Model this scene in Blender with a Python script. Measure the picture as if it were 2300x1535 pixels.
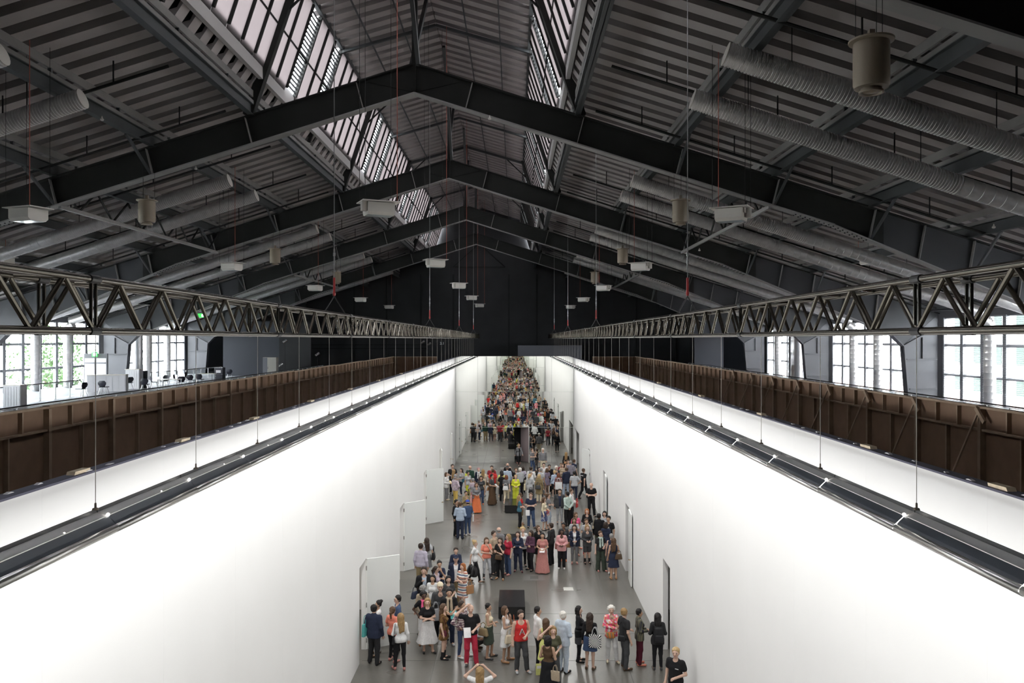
import bpy, bmesh, math, random
import numpy as np
from mathutils import Vector, Matrix

sc = bpy.context.scene
COL = sc.collection
for o in list(bpy.data.objects):
    bpy.data.objects.remove(o, do_unlink=True)
rnd = random.Random(7)

# ------------------------------------------------------------------ camera
EYE, FPX, VX, VY = 9.7, 28 / 36 * 2300, 1156.0, 762.0
cam_d = bpy.data.cameras.new('camera'); cam = bpy.data.objects.new('camera', cam_d); COL.objects.link(cam)
cam_d.sensor_width = 36; cam_d.lens = 28; cam_d.clip_end = 600; cam_d.clip_start = 0.05
cam_d.shift_x = -(VX - 1150) / 2300; cam_d.shift_y = -(767.5 - VY) / 2300
cam.location = (0, 0, EYE); cam.rotation_euler = (math.pi / 2, 0, 0)
sc.camera = cam

# ------------------------------------------------------------------ sky, light, exposure
w = bpy.data.worlds.new('overcast_sky'); sc.world = w; w.use_nodes = True
bg = w.node_tree.nodes['Background']; bg.inputs[0].default_value = (0.93, 0.96, 1.0, 1); bg.inputs[1].default_value = 28.0
LX_L, LX_R, LZ = -3.10, 2.97, EYE - 1.335          # the two suspended light lines over the corridor
def line_light(x, sgn, power, tilt, dx, dz, wid, spread=180):
    d = bpy.data.lights.new('light_line_lamp', 'AREA'); d.shape = 'RECTANGLE'; d.size = wid; d.size_y = 58.0
    d.energy = power; d.color = (1.0, 0.993, 0.978); d.spread = math.radians(spread)
    o = bpy.data.objects.new('light_line_lamp', d); COL.objects.link(o)
    o.location = (x + sgn * dx, 32.6, LZ + dz)
    n = Vector((sgn * math.sin(tilt), 0, -math.cos(tilt)))          # towards the floor and the white wall beside it
    z = -n; y = Vector((0, 1, 0)); xx = y.cross(z)
    o.rotation_euler = Matrix((xx, y, z)).transposed().to_euler()
    o['kind'] = 'helper'
    return o
for x_, s_ in ((LX_L, -1), (LX_R, 1)):
    line_light(x_, s_, 1520, math.radians(6), .03, -.128, .12)        # the lamps under the channel
    line_light(x_, s_, 26, math.radians(88.6), .104, .0, .05, 11)           # narrow beam added to light the outer boards over the wall top
def room_light(x, y):  # unseen fill lights, added to brighten the side rooms
    d = bpy.data.lights.new('room_fill_light', 'AREA'); d.size = 2.0; d.energy = 120 if x < 0 else 16; d.color = (1, .97, .92)
    o = bpy.data.objects.new('room_fill_light', d); COL.objects.link(o); o.location = (x, y, 3.5); o['kind'] = 'helper'
for y_ in (24.3, 32.7, 41.1, 49.5, 57.9):
    for x_ in (-7.1, 7.1): room_light(x_, y_)
sc.view_settings.view_transform = 'Standard'; sc.view_settings.look = 'None'
sc.view_settings.gamma = 1.0; sc.view_settings.use_curve_mapping = False
sc.view_settings.exposure = 0.0
sc.cycles.max_bounces = 14; sc.cycles.glossy_bounces = 8; sc.cycles.diffuse_bounces = 5; sc.cycles.transparent_max_bounces = 16
sc.cycles.caustics_reflective = False; sc.cycles.caustics_refractive = False
sc.cycles.sample_clamp_indirect = 6.0

# ------------------------------------------------------------------ helpers
class MB:
    """collects shapes, builds ONE mesh"""
    def __init__(s): s.v = []; s.f = []
    def add(s, vs, fs):
        b = len(s.v); s.v += [tuple(p) for p in vs]; s.f += [tuple(i + b for i in f) for f in fs]; return s
    def box(s, x0, x1, y0, y1, z0, z1):
        v = [(x, y, z) for z in (z0, z1) for y in (y0, y1) for x in (x0, x1)]
        return s.add(v, [(0, 2, 3, 1), (4, 5, 7, 6), (0, 1, 5, 4), (2, 6, 7, 3), (0, 4, 6, 2), (1, 3, 7, 5)])
    def beam(s, p, q, wd, ht, up=(0, 0, 1)):
        p, q = Vector(p), Vector(q); d = (q - p).normalized(); up = Vector(up)
        if abs(d.dot(up)) > .97: up = Vector((0, 1, 0)) if abs(d.y) < .9 else Vector((1, 0, 0))
        a = d.cross(up).normalized(); b = a.cross(d).normalized(); a *= wd / 2; b *= ht / 2
        v = [c + i * a + j * b for c in (p, q) for j in (-1, 1) for i in (-1, 1)]
        return s.add(v, [(0, 2, 3, 1), (4, 5, 7, 6), (0, 1, 5, 4), (2, 6, 7, 3), (0, 4, 6, 2), (1, 3, 7, 5)])
    def tube(s, p, q, r, n=8, r2=None, caps=True):
        p, q = Vector(p), Vector(q); d = (q - p).normalized()
        up = Vector((0, 0, 1)) if abs(d.z) < .9 else Vector((1, 0, 0))
        a = d.cross(up).normalized(); b = a.cross(d); r2 = r if r2 is None else r2
        v = [c + rr * (math.cos(t) * a + math.sin(t) * b) for c, rr in ((p, r), (q, r2)) for t in [2 * math.pi * i / n for i in range(n)]]
        f = [(i, (i + 1) % n, n + (i + 1) % n, n + i) for i in range(n)]
        if caps: f += [tuple(range(n - 1, -1, -1)), tuple(range(n, 2 * n))]
        return s.add(v, f)
    def prism(s, poly, fn, t0, t1):
        """poly: 2-D points; fn(a,b,t)->xyz"""
        n = len(poly); v = [fn(a, b, t0) for a, b in poly] + [fn(a, b, t1) for a, b in poly]
        return s.add(v, [tuple(range(n)), tuple(range(2 * n - 1, n - 1, -1))] + [(i, n + i, n + (i + 1) % n, (i + 1) % n) for i in range(n)])
    def lathe(s, prof, c, n=20):
        c = Vector(c); m = len(prof)
        v = [c + Vector((r * math.cos(2 * math.pi * i / n), r * math.sin(2 * math.pi * i / n), z)) for r, z in prof for i in range(n)]
        f = [(k * n + i, k * n + (i + 1) % n, (k + 1) * n + (i + 1) % n, (k + 1) * n + i) for k in range(m - 1) for i in range(n)]
        f += [tuple(range(n - 1, -1, -1)), tuple(range((m - 1) * n, m * n))]
        return s.add(v, f)
    def mesh(s, name, m, smooth=False, fix=True):
        me = bpy.data.meshes.new(name); me.from_pydata(s.v, [], s.f)
        if fix:
            bm = bmesh.new(); bm.from_mesh(me); bmesh.ops.recalc_face_normals(bm, faces=bm.faces); bm.to_mesh(me); bm.free()
        if m: me.materials.append(m)
        if smooth:
            me.polygons.foreach_set('use_smooth', [True] * len(me.polygons))
            try: me.set_sharp_from_angle(angle=math.radians(40))
            except Exception: pass
        me.update(); return me
    def build(s, name, m, parent=None, smooth=False, world=False):
        return link(name, s.mesh(name, m, smooth), parent, world=world)

def link(name, data, parent=None, loc=None, rz=None, world=False):
    o = bpy.data.objects.new(name, data); COL.objects.link(o)
    if loc is not None: o.location = loc
    if rz is not None: o.rotation_euler = (0, 0, rz)
    if parent:
        o.parent = parent
        if world:                                   # mesh written in world coordinates
            o.matrix_parent_inverse = PINV.get(parent.name, Matrix())
    return o
PINV = {}
def tag(o, label, cat=None, group=None, kind=None):
    o['label'] = label
    if cat: o['category'] = cat
    if group: o['group'] = group
    if kind: o['kind'] = kind
    return o
def empty(name, loc, label, cat=None, group=None, kind=None, rz=0):
    o = bpy.data.objects.new(name, None); COL.objects.link(o); o.location = loc; o.rotation_euler = (0, 0, rz); o.empty_display_size = .2
    PINV[o.name] = (Matrix.Translation(loc) @ Matrix.Rotation(rz, 4, 'Z')).inverted()
    return tag(o, label, cat, group, kind)
def copy_tree(o, parent=None):
    c = o.copy(); COL.objects.link(c); c.parent = parent
    for ch in list(o.children): copy_tree(ch, c)
    return c

# ------------------------------------------------------------------ materials
def mat(name, col, rough=.6, metal=0.0, noise=None, bump=None, spec=.5, emit=None, alpha_mix=None, objcol=False):
    m = bpy.data.materials.new(name); m.use_nodes = True; nt = m.node_tree; p = nt.nodes['Principled BSDF']
    p.inputs['Base Color'].default_value = (*col, 1); p.inputs['Roughness'].default_value = rough
    p.inputs['Metallic'].default_value = metal; p.inputs['Specular IOR Level'].default_value = spec
    src = None
    if objcol:
        oi = nt.nodes.new('ShaderNodeObjectInfo'); src = oi.outputs['Color']; nt.links.new(src, p.inputs['Base Color'])
    if noise or bump:
        tc = nt.nodes.new('ShaderNodeTexCoord')
    if noise:
        sclx, amt = noise; n = nt.nodes.new('ShaderNodeTexNoise'); n.inputs['Scale'].default_value = sclx; n.inputs['Detail'].default_value = 5
        nt.links.new(tc.outputs['Object'], n.inputs['Vector'])
        mr = nt.nodes.new('ShaderNodeMapRange'); mr.inputs[1].default_value = .3; mr.inputs[2].default_value = .7
        mr.inputs[3].default_value = 1 - amt; mr.inputs[4].default_value = 1 + amt; nt.links.new(n.outputs[0], mr.inputs[0])
        mx = nt.nodes.new('ShaderNodeMix'); mx.data_type = 'RGBA'; mx.blend_type = 'MULTIPLY'; mx.inputs[0].default_value = 1
        if src: nt.links.new(src, mx.inputs[6])
        else: mx.inputs[6].default_value = (*col, 1)
        nt.links.new(mr.outputs[0], mx.inputs[7]); nt.links.new(mx.outputs[2], p.inputs['Base Color'])
    if bump:
        bs, st = bump; n2 = nt.nodes.new('ShaderNodeTexNoise'); n2.inputs['Scale'].default_value = bs; n2.inputs['Detail'].default_value = 4
        nt.links.new(tc.outputs['Object'], n2.inputs['Vector']); b = nt.nodes.new('ShaderNodeBump'); b.inputs['Strength'].default_value = st
        b.inputs['Distance'].default_value = .01
        nt.links.new(n2.outputs[0], b.inputs['Height']); nt.links.new(b.outputs[0], p.inputs['Normal'])
    if emit:
        p.inputs['Emission Color'].default_value = (*emit[0], 1); p.inputs['Emission Strength'].default_value = emit[1]
    return m
M = {}
M['white'] = mat('white_wall_paint', (.86, .86, .85), .7, noise=(.6, .012))
M['door'] = mat('white_door_paint', (.80, .82, .80), .5)
M['wall_top'] = mat('blue_grey_wall_top', (.10, .10, .14), .8)
M['mirror'] = mat('mirror_foil', (.955, .97, .94), .0, 1.0)
M['mirror_edge'] = mat('mirror_joint', (.55, .6, .55), .5)
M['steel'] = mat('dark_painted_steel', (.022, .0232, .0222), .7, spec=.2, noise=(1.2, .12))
M['steel_lit'] = mat('steel_lit_tone', (.30, .295, .285), .45)  # dark frame steel lightened: light on flanges and stiffeners painted in
M['girder'] = mat('blue_grey_girder_paint', (.050, .055, .057), .5, noise=(1.5, .1))
M['girder_top'] = mat('pale_timber_packing', (.205, .197, .192), .75, noise=(2, .08))
M['deck'] = mat('roof_deck_panel', (.385, .355, .345), .85, noise=(1.0, .07))
M['sill'] = mat('pale_grey_sill_paint', (.55, .535, .53), .7)
M['deck_gap'] = mat('roof_deck_trough_shade', (.022, .021, .022), .9)  # near-black backing: shade inside the troughs put into the colour
M['duct'] = mat('galvanised_duct', (.84, .83, .82), .33, .55, noise=(6, .08))
M['duct_cap'] = mat('duct_end_cap', (.60, .57, .53), .6)
M['ceil_white'] = mat('white_lamp_housing', (.72, .69, .64), .5)
M['lampglass'] = mat('lamp_glass', (.55, .62, .62), .12)
M['bronze'] = mat('brown_downlight_enamel', (.22, .18, .13), .5, noise=(90, .06))
M['truss'] = mat('aluminium_truss_tube', (.17, .155, .13), .20, .95)
M['truss_dark'] = mat('truss_fitting', (.08, .08, .08), .45, .6)
M['wire'] = mat('steel_wire', (.55, .52, .47), .5, .2)
M['redcable'] = mat('red_cable', (.40, .08, .045), .6)
M['chain'] = mat('steel_chain', (.45, .45, .45), .35, .8)
M['brown'] = mat('brown_hardboard', (.25, .16, .105), .85, noise=(3, .10))
M['stud'] = mat('softwood_stud', (.36, .265, .185), .75, noise=(5, .12))
M['gallery'] = mat('gallery_floor_screed', (.28, .28, .30), .5, noise=(2, .06))
M['slab'] = mat('grey_slab_edge', (.33, .33, .35), .7)
M['rail'] = mat('black_handrail', (.015, .015, .015), .4)
M['post'] = mat('white_rail_post', (.75, .75, .76), .45)
M['black'] = mat('black_wall_paint', (.026, .027, .029), .8, noise=(.5, .2))
M['blackgloss'] = mat('black_bench_lacquer', (.010, .010, .011), .22)
M['bluegrey'] = mat('blue_grey_panel_paint', (.045, .050, .062), .7)
M['greybox'] = mat('grey_box_paint', (.17, .175, .20), .7)
M['hall_wall'] = mat('grey_hall_wall_paint', (.115, .116, .126), .6, noise=(1, .06))
M['col'] = mat('grey_column_paint', (.052, .054, .062), .5, noise=(1, .08))
M['haunch'] = mat('haunch_steel_window_lit', (.040, .043, .048), .6, noise=(1, .08))  # frame steel lightened near the windows: daylight painted into the colour
M['mullion'] = mat('grey_window_mullion', (.20, .205, .225), .55)
M['fixture_dark'] = mat('black_light_channel', (.018, .019, .022), .35)
M['fixture_grey'] = mat('grey_light_channel', (.78, .77, .76), .5)
M['fixture_face'] = mat('gloss_anthracite_face', (.10, .115, .135), .25, .1)
M['fixture_tube'] = mat('polished_aluminium_edge', (.93, .92, .90), .28, .85)
M['glow'] = mat('lamp_gap_light', (1, 1, 1), .5, emit=((1, .96, .9), 7))
M['wood'] = mat('pine_offcut', (.55, .46, .33), .7, noise=(20, .15))
M['plaster'] = mat('plaster_crumbs', (.6, .6, .62), .9)
M['brass'] = mat('brass_handle', (.55, .36, .16), .3, .9)
M['beige'] = mat('beige_cabinet', (.42, .40, .36), .6)
M['chair'] = mat('dark_moulded_plastic', (.022, .023, .035), .45)
M['chrome'] = mat('chrome_tube', (.5, .5, .5), .2, .9)
M['tabletop'] = mat('white_table_top', (.72, .68, .62), .4)
M['whitepanel'] = mat('white_counter_panel', (.74, .74, .76), .5)
M['foil'] = mat('silver_insulation_foil', (.72, .72, .74), .3, .8, bump=(8, .8))
M['greenlit'] = mat('lit_green_sign', (.02, .5, .06), .5, emit=((.06, .75, .10), 1.6))
M['whitelit'] = mat('lit_white_pictogram', (1, 1, 1), .5, emit=((.9, 1, .9), 2.2))
M['green'] = mat('green_sign_back', (.02, .16, .09), .5)
M['facade'] = mat('pale_render', (.80, .78, .74), .8)
M['shutter'] = mat('green_shutter', (.018, .040, .032), .7)
M['rooftile'] = mat('red_roof_tile', (.62, .46, .40), .8)
M['leaf'] = mat('green_leaves', (.055, .105, .035), .6)
M['bark'] = mat('tree_bark', (.14, .10, .07), .9)
M['ground'] = mat('outside_paving', (.5, .5, .48), .9)
M['paper'] = mat('white_paper', (.85, .85, .85), .6)
M['led_blue'] = mat('blue_led', (.05, .15, .6), .5, emit=((.1, .3, 1), .8))
M['led_red'] = mat('red_led', (.6, .05, .05), .5, emit=((1, .1, .1), .6))
M['plate_white'] = mat('worn_white_floor_plate', (.55, .54, .50), .5, noise=(12, .15))
M['plate_dark'] = mat('dark_floor_plate', (.16, .155, .145), .4, noise=(6, .1))
M['line'] = mat('floor_joint', (.10, .098, .09), .6)
M['reddish'] = mat('red_hoist_hook', (.45, .03, .03), .4)
M['yellow'] = mat('yellow_tape', (.75, .55, .03), .6)
M['pink'] = mat('door_leaf_rose_reflection', (.30, .245, .25), .45)  # mirror door leaf: the brown it reflects is painted in as colour

def glass_mat(name, tint, refl):
    m = bpy.data.materials.new(name); m.use_nodes = True; nt = m.node_tree; nt.nodes.remove(nt.nodes['Principled BSDF'])
    t = nt.nodes.new('ShaderNodeBsdfTransparent'); t.inputs[0].default_value = (*tint, 1)
    g = nt.nodes.new('ShaderNodeBsdfGlossy'); g.inputs['Roughness'].default_value = .05
    f = nt.nodes.new('ShaderNodeLayerWeight'); f.inputs[0].default_value = .12
    mm = nt.nodes.new('ShaderNodeMath'); mm.operation = 'MULTIPLY'; mm.inputs[1].default_value = refl; nt.links.new(f.outputs[1], mm.inputs[0])
    x = nt.nodes.new('ShaderNodeMixShader'); nt.links.new(mm.outputs[0], x.inputs[0]); nt.links.new(t.outputs[0], x.inputs[1]); nt.links.new(g.outputs[0], x.inputs[2])
    nt.links.new(x.outputs[0], nt.nodes['Material Output'].inputs[0]); return m
M['glass'] = glass_mat('window_glass', (.95, .965, .965), .35)
M['railglass'] = glass_mat('rail_glass', (.90, .92, .92), .5)
def frosted(name, col, thru):
    m = bpy.data.materials.new(name); m.use_nodes = True; nt = m.node_tree; nt.nodes.remove(nt.nodes['Principled BSDF'])
    t = nt.nodes.new('ShaderNodeBsdfTranslucent'); t.inputs[0].default_value = (*col, 1)
    g = nt.nodes.new('ShaderNodeBsdfDiffuse'); g.inputs[0].default_value = (*[c * .8 for c in col], 1)
    x = nt.nodes.new('ShaderNodeMixShader'); x.inputs[0].default_value = thru
    nt.links.new(g.outputs[0], x.inputs[1]); nt.links.new(t.outputs[0], x.inputs[2])
    nt.links.new(x.outputs[0], nt.nodes['Material Output'].inputs[0]); return m
M['frost'] = frosted('frosted_clerestory_pane', (.24, .222, .222), .7)

def floor_mat():
    m = mat('polished_concrete_floor', (.2, .2, .2), .34); nt = m.node_tree; p = nt.nodes['Principled BSDF']
    tc = nt.nodes.new('ShaderNodeTexCoord')
    def noise(s, d):
        n = nt.nodes.new('ShaderNodeTexNoise'); n.inputs['Scale'].default_value = s; n.inputs['Detail'].default_value = d
        nt.links.new(tc.outputs['Object'], n.inputs['Vector']); return n.outputs[0]
    cr = nt.nodes.new('ShaderNodeValToRGB'); cr.color_ramp.elements[0].position = .32; cr.color_ramp.elements[1].position = .70
    cr.color_ramp.elements[0].color = (.112, .106, .093, 1); cr.color_ramp.elements[1].color = (.158, .150, .134, 1)
    nt.links.new(noise(.35, 3), cr.inputs[0])
    mr = nt.nodes.new('ShaderNodeMapRange'); mr.inputs[1].default_value = .3; mr.inputs[2].default_value = .7; mr.inputs[3].default_value = .93; mr.inputs[4].default_value = 1.06
    nt.links.new(noise(14, 6), mr.inputs[0])
    mx = nt.nodes.new('ShaderNodeMix'); mx.data_type = 'RGBA'; mx.blend_type = 'MULTIPLY'; mx.inputs[0].default_value = 1
    nt.links.new(cr.outputs[0], mx.inputs[6]); nt.links.new(mr.outputs[0], mx.inputs[7]); nt.links.new(mx.outputs[2], p.inputs['Base Color'])
    mr2 = nt.nodes.new('ShaderNodeMapRange'); mr2.inputs[3].default_value = .24; mr2.inputs[4].default_value = .34
    nt.links.new(noise(.8, 2), mr2.inputs[0]); nt.links.new(mr2.outputs[0], p.inputs['Roughness'])
    return m
M['floor'] = floor_mat()

# ------------------------------------------------------------------ coordinates of the hall (u = across from the ridge, h = above the eye, t = depth)
S = 0.9
def U(u, h, t): return ((u - 4.05) * S, t * S, EYE + h * S)
FR = [15.2 + 17.1 * i for i in range(6)]            # roof frames
T0, T1 = -3.0, 100.9
GAL_Z = EYE - 3.28                                  # gallery floor level
WX = 4.63                                           # inner face of corridor walls
WALL_H = EYE - 1.47
MIR_Y, NEAR_Y = 62.4, 2.4
DOOR_Y = [23.75, 32.15, 40.55, 48.95, 57.3]; DOOR_W, DOOR_H = 1.12, 2.86

# ================================================================== FLOOR
fl = MB().box(-32, 25, T0 * S, T1 * S, -.3, 0).build('floor', M['floor']); tag(fl, 'grey polished concrete floor of the corridor and hall', kind='structure')
def plate(name, x0, x1, y0, y1, m, h=.004): return MB().box(x0, x1, y0, y1, .0, h).build(name, m, fl)
def px_floor(x, y):
    s = (y - VY) / EYE; return (x - VX) / s, FPX / s
for (xa, ya, xb, yb, m, nm) in ((1265, 1320, 1287, 1327, 'plate_white', 'floor_plate'), (1177, 1291.5, 1223, 1305, 'plate_dark', 'floor_hatch'),
                                (1190.5, 1295, 1209, 1301, 'line', 'floor_grille'), (1183, 1482, 1220, 1508, 'plate_dark', 'floor_hatch'),
                                (1185, 1168, 1214, 1175, 'plate_dark', 'floor_hatch'), (1172, 1143, 1205, 1153, 'plate_dark', 'floor_hatch'),
                                (1186, 1418, 1207, 1452, 'plate_dark', 'floor_hatch')):
    x0, y1 = px_floor(xa, ya); x1, y0 = px_floor(xb, yb); x1 = x0 + (xb - xa) / ((yb - VY) / EYE)
    plate(nm, x0, x1, y0, y1, M[m], .004 if nm != 'floor_grille' else .008)
for (x, yp) in ((1185, 1030), (1130, 1052), (1105, 1045), (1040, 1046)):
    X, Y = px_floor(x, yp); plate('floor_plate', X - .22, X + .22, Y - .1, Y + .1, M['plate_white'])
for Y in (24.0, 26.2, 28.1, 34.6, 42.7, 50.9, 59.0, 19.0, 13.0): plate('floor_joint', -4.6, 4.6, Y, Y + .02, M['line'], .003)
for X in (-2.4, .85, 3.35): plate('floor_joint', X, X + .018, NEAR_Y, MIR_Y - .1, M['line'], .003)

# ================================================================== CORRIDOR WALLS
def corridor_wall(name, sgn, label):
    x0, x1 = sorted((sgn * WX, sgn * (WX + .16)))
    mb = MB(); y = NEAR_Y - .1
    for d in DOOR_Y:
        dw = DOOR_W if (sgn < 0 or d < 57) else 4.3
        mb.box(x0, x1, y, d, 0, WALL_H); mb.box(x0, x1, d, d + dw, DOOR_H, WALL_H); y = d + dw
    mb.box(x0, x1, y, MIR_Y + .02, 0, WALL_H)
    wl = tag(mb.build(name, M['white']), label, kind='structure')
    cap = MB().box(x0 - .005, x1 + .005, NEAR_Y, MIR_Y, WALL_H, WALL_H + .022).build('wall_cap', M['wall_top'], wl)
    r = random.Random(3 if sgn < 0 else 4)
    for k in range(34):                              # crumbs of plaster left on the wall top
        yy = 4.3 + k * .62 + r.uniform(-.2, .2); cx = (x0 + x1) / 2 + r.uniform(-.04, .04)
        m2 = MB(); hh = r.uniform(.005, .018); l = r.uniform(.02, .08)
        m2.prism([(-l, 0), (l, 0), (l * .6, hh * .6), (l * .1, hh), (-l * .6, hh * .5)], lambda a, b, t: (cx + t, yy + a, WALL_H + .022 + b), -.02, .02)
        m2.build('plaster_crumb', M['plaster'], wl)
    for k in range(22):                              # seams between the wall boards
        yy = NEAR_Y + 2.7 * (k + 1)
        if any(abs(yy - d - .5) < .9 for d in DOOR_Y): continue
        MB().box(sgn * WX - .0008, sgn * WX + .0008, yy, yy + .004, 0, WALL_H).build('board_seam', M['white'], wl)
    return wl
wl = corridor_wall('wall_left', -1, 'long white left wall of the corridor with open doors')
wr = corridor_wall('wall_right', 1, 'long white right wall of the corridor with open doors')
# offcuts of timber lying on the walls
for i, (sgn, Y) in enumerate([(-1, y) for y in (8.6, 11.3, 14.4, 18.4, 22.8, 27.5, 33)] + [(1, y) for y in (7.7, 10.6, 15.2, 20.1, 26.0)]):
    X = sgn * (WX + .08); mb = MB().prism([(-.16, 0), (.15, 0), (.16, .03), (-.14, .035)], lambda a, b, t: (X + t, Y + a, WALL_H + .024 + b), -.045, .045)
    tag(mb.build('timber_offcut', M['wood']), f"pale timber offcut lying on the {'left' if sgn < 0 else 'right'} white wall top, {['nearest','second','third','fourth','fifth','sixth','seventh'][i if sgn < 0 else i - 7]} from the camera", 'wood offcut', 'timber offcuts on the wall tops')

# ---- doors
lever = MB().box(-.05, .05, -.012, .012, -.012, .012); lever.box(.03, .05, -.10, .012, -.012, .012); LEV = lever.mesh('handle', M['brass'])
def door_leaf(n, sgn, ang, hinge_far, label):
    """leaf hinged on the corridor face; ang = degrees it has swung from closed"""
    d = DOOR_Y[n]; hy = d + DOOR_W - .02 if hinge_far else d + .02
    e = empty(f'door_{n + 1 + (5 if sgn > 0 else 0)}', (sgn * (WX - .015), hy, 0), label, kind='structure')
    a = math.radians(ang)
    cy = -1 if hinge_far else 1
    dx, dy = -sgn * math.sin(a), cy * math.cos(a)
    e.rotation_euler = (0, 0, math.atan2(dy, dx)); Lw = DOOR_W - .05
    MB().box(0, Lw, -.025, .025, .02, DOOR_H - .02).build('door_leaf', M['door'], e)
    for side in (-1, 1):
        h = link('door_handle', LEV, e, (Lw - .07, side * .06, 1.05)); h.rotation_euler = (0, 0, math.pi / 2 * side)
    for z in (.3, 1.4, 2.55): MB().tube((0, 0, z - .07), (0, 0, z + .07), .022, 8).build('hinge', M['chrome'], e)
    return e
L = ['first', 'second', 'third', 'fourth', 'fifth']
door_leaf(0, -1, 118, True, 'white door standing open on the left wall, nearest the camera')
door_leaf(1, -1, 132, True, 'second open white door along the left wall')
door_leaf(2, -1, 130, True, 'third open white door along the left wall')
door_leaf(3, -1, 8, True, 'fourth door along the left wall, slightly ajar')
door_leaf(4, -1, 5, True, 'fifth door along the left wall, nearly shut')
door_leaf(1, 1, 177, False, 'white door folded back along the right wall, nearest the camera')
door_leaf(2, 1, 176, False, 'second white door folded back along the right wall')
door_leaf(3, 1, 20, False, 'third white door on the right wall, part open with its grey face showing')
# rooms behind the walls: cross walls and ceilings (white boxes with one door each)
for sgn, side in ((-1, 'left'), (1, 'right')):
    for k in range(8):
        Y = DOOR_Y[0] - 20.4 + 8.4 * k; x0, x1 = sorted((sgn * (WX + .17), sgn * 9.6))
        tag(MB().box(x0, x1, Y, Y + .12, 0, 3.6).build(f'wall_room_{side}_{k + 1}', M['white']), f'white cross wall between the {side} exhibition rooms, number {k + 1} from the near end', kind='structure')
    x0, x1 = sorted((sgn * (WX + .17), sgn * 9.62))
    tag(MB().box(x0, x1, NEAR_Y, 61.9, 3.6, 3.7).build(f'ceiling_rooms_{side}', M['bluegrey']), f'dark flat ceiling over the {side} exhibition rooms', kind='structure')

# ---- mirror end wall and the one under the camera
def mirror_wall(name, Y, face, label, hole):
    e = MB().box(-WX, WX, Y + (.05 if face < 0 else -.17), Y + (.17 if face < 0 else -.05), DOOR_H if hole else 0, EYE - 1.34)
    if hole:
        e.box(-WX, -.02, Y + .05, Y + .17, 0, DOOR_H); e.box(1.13, WX, Y + .05, Y + .17, 0, DOOR_H)
    wlm = tag(e.build(name, M['black']), label, kind='structure')
    H3 = (EYE - 1.34) / 3; r = random.Random(11 if face < 0 else 12)
    for row in range(3):
        xs = [(p - VX) / 28.66 for p in ((1023, 1073, 1123, 1156, 1188, 1239, 1290) if (row == 0 and hole) else (1023, 1073, 1128, 1188, 1239, 1290))]
        xs[0], xs[-1] = -WX + .005, WX - .005
        for i in range(len(xs) - 1):
            if row == 0 and hole and i == 3: continue
            a, b = xs[i] + .006, xs[i + 1] - .006; z0, z1 = row * H3 + .006, (row + 1) * H3 - .008
            cx, cz = (a + b) / 2, (z0 + z1) / 2; hw, hz = (b - a) / 2, (z1 - z0) / 2
            p = MB().box(-hw, hw, -.01, .01, -hz, hz).build('mirror_panel', M['mirror'], wlm)
            p.location = (cx, Y, cz)
            p.rotation_euler = (math.radians(r.uniform(-.12, .12)), 0, math.radians(r.uniform(-.15, .15)))
    for z in (H3, 2 * H3): MB().box(-WX, WX, Y - .012, Y + .02, z - .009, z + .007).build('mirror_joint', M['mirror_edge'], wlm)
    if hole:
        vb = MB().box(-.05, 1.16, Y + 1.6, Y + 1.7, 0, DOOR_H); vb.box(-.1, -.02, Y + .17, Y + 1.6, 0, DOOR_H); vb.box(1.13, 1.2, Y + .17, Y + 1.6, 0, DOOR_H)
        vb.build('door_recess', M['black'], wlm)
        MB().box(1.10, 1.135, Y - .04, Y + .05, 0, DOOR_H).build('door_jamb', M['white'], wlm)
        e2 = empty('door_15', (1.10, Y + .06, 0), 'mirror door half open in the end wall, brown reflection painted rose-grey', kind='structure'); e2.rotation_euler = (0, 0, math.radians(128))
        MB().box(0, .98, -.02, .02, .02, DOOR_H - .03).build('door_leaf', M['pink'], e2)
        MB().box(.05, .93, -.03, -.02, 1.0, 1.04).build('push_bar', M['black'], e2)
    return wlm
mirror_wall('wall_end', MIR_Y, -1, 'mirrored end wall of the corridor made of tall reflecting panels', True)
mirror_wall('wall_near', NEAR_Y, 1, 'mirrored wall closing the near end of the corridor below the camera', False)

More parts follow.
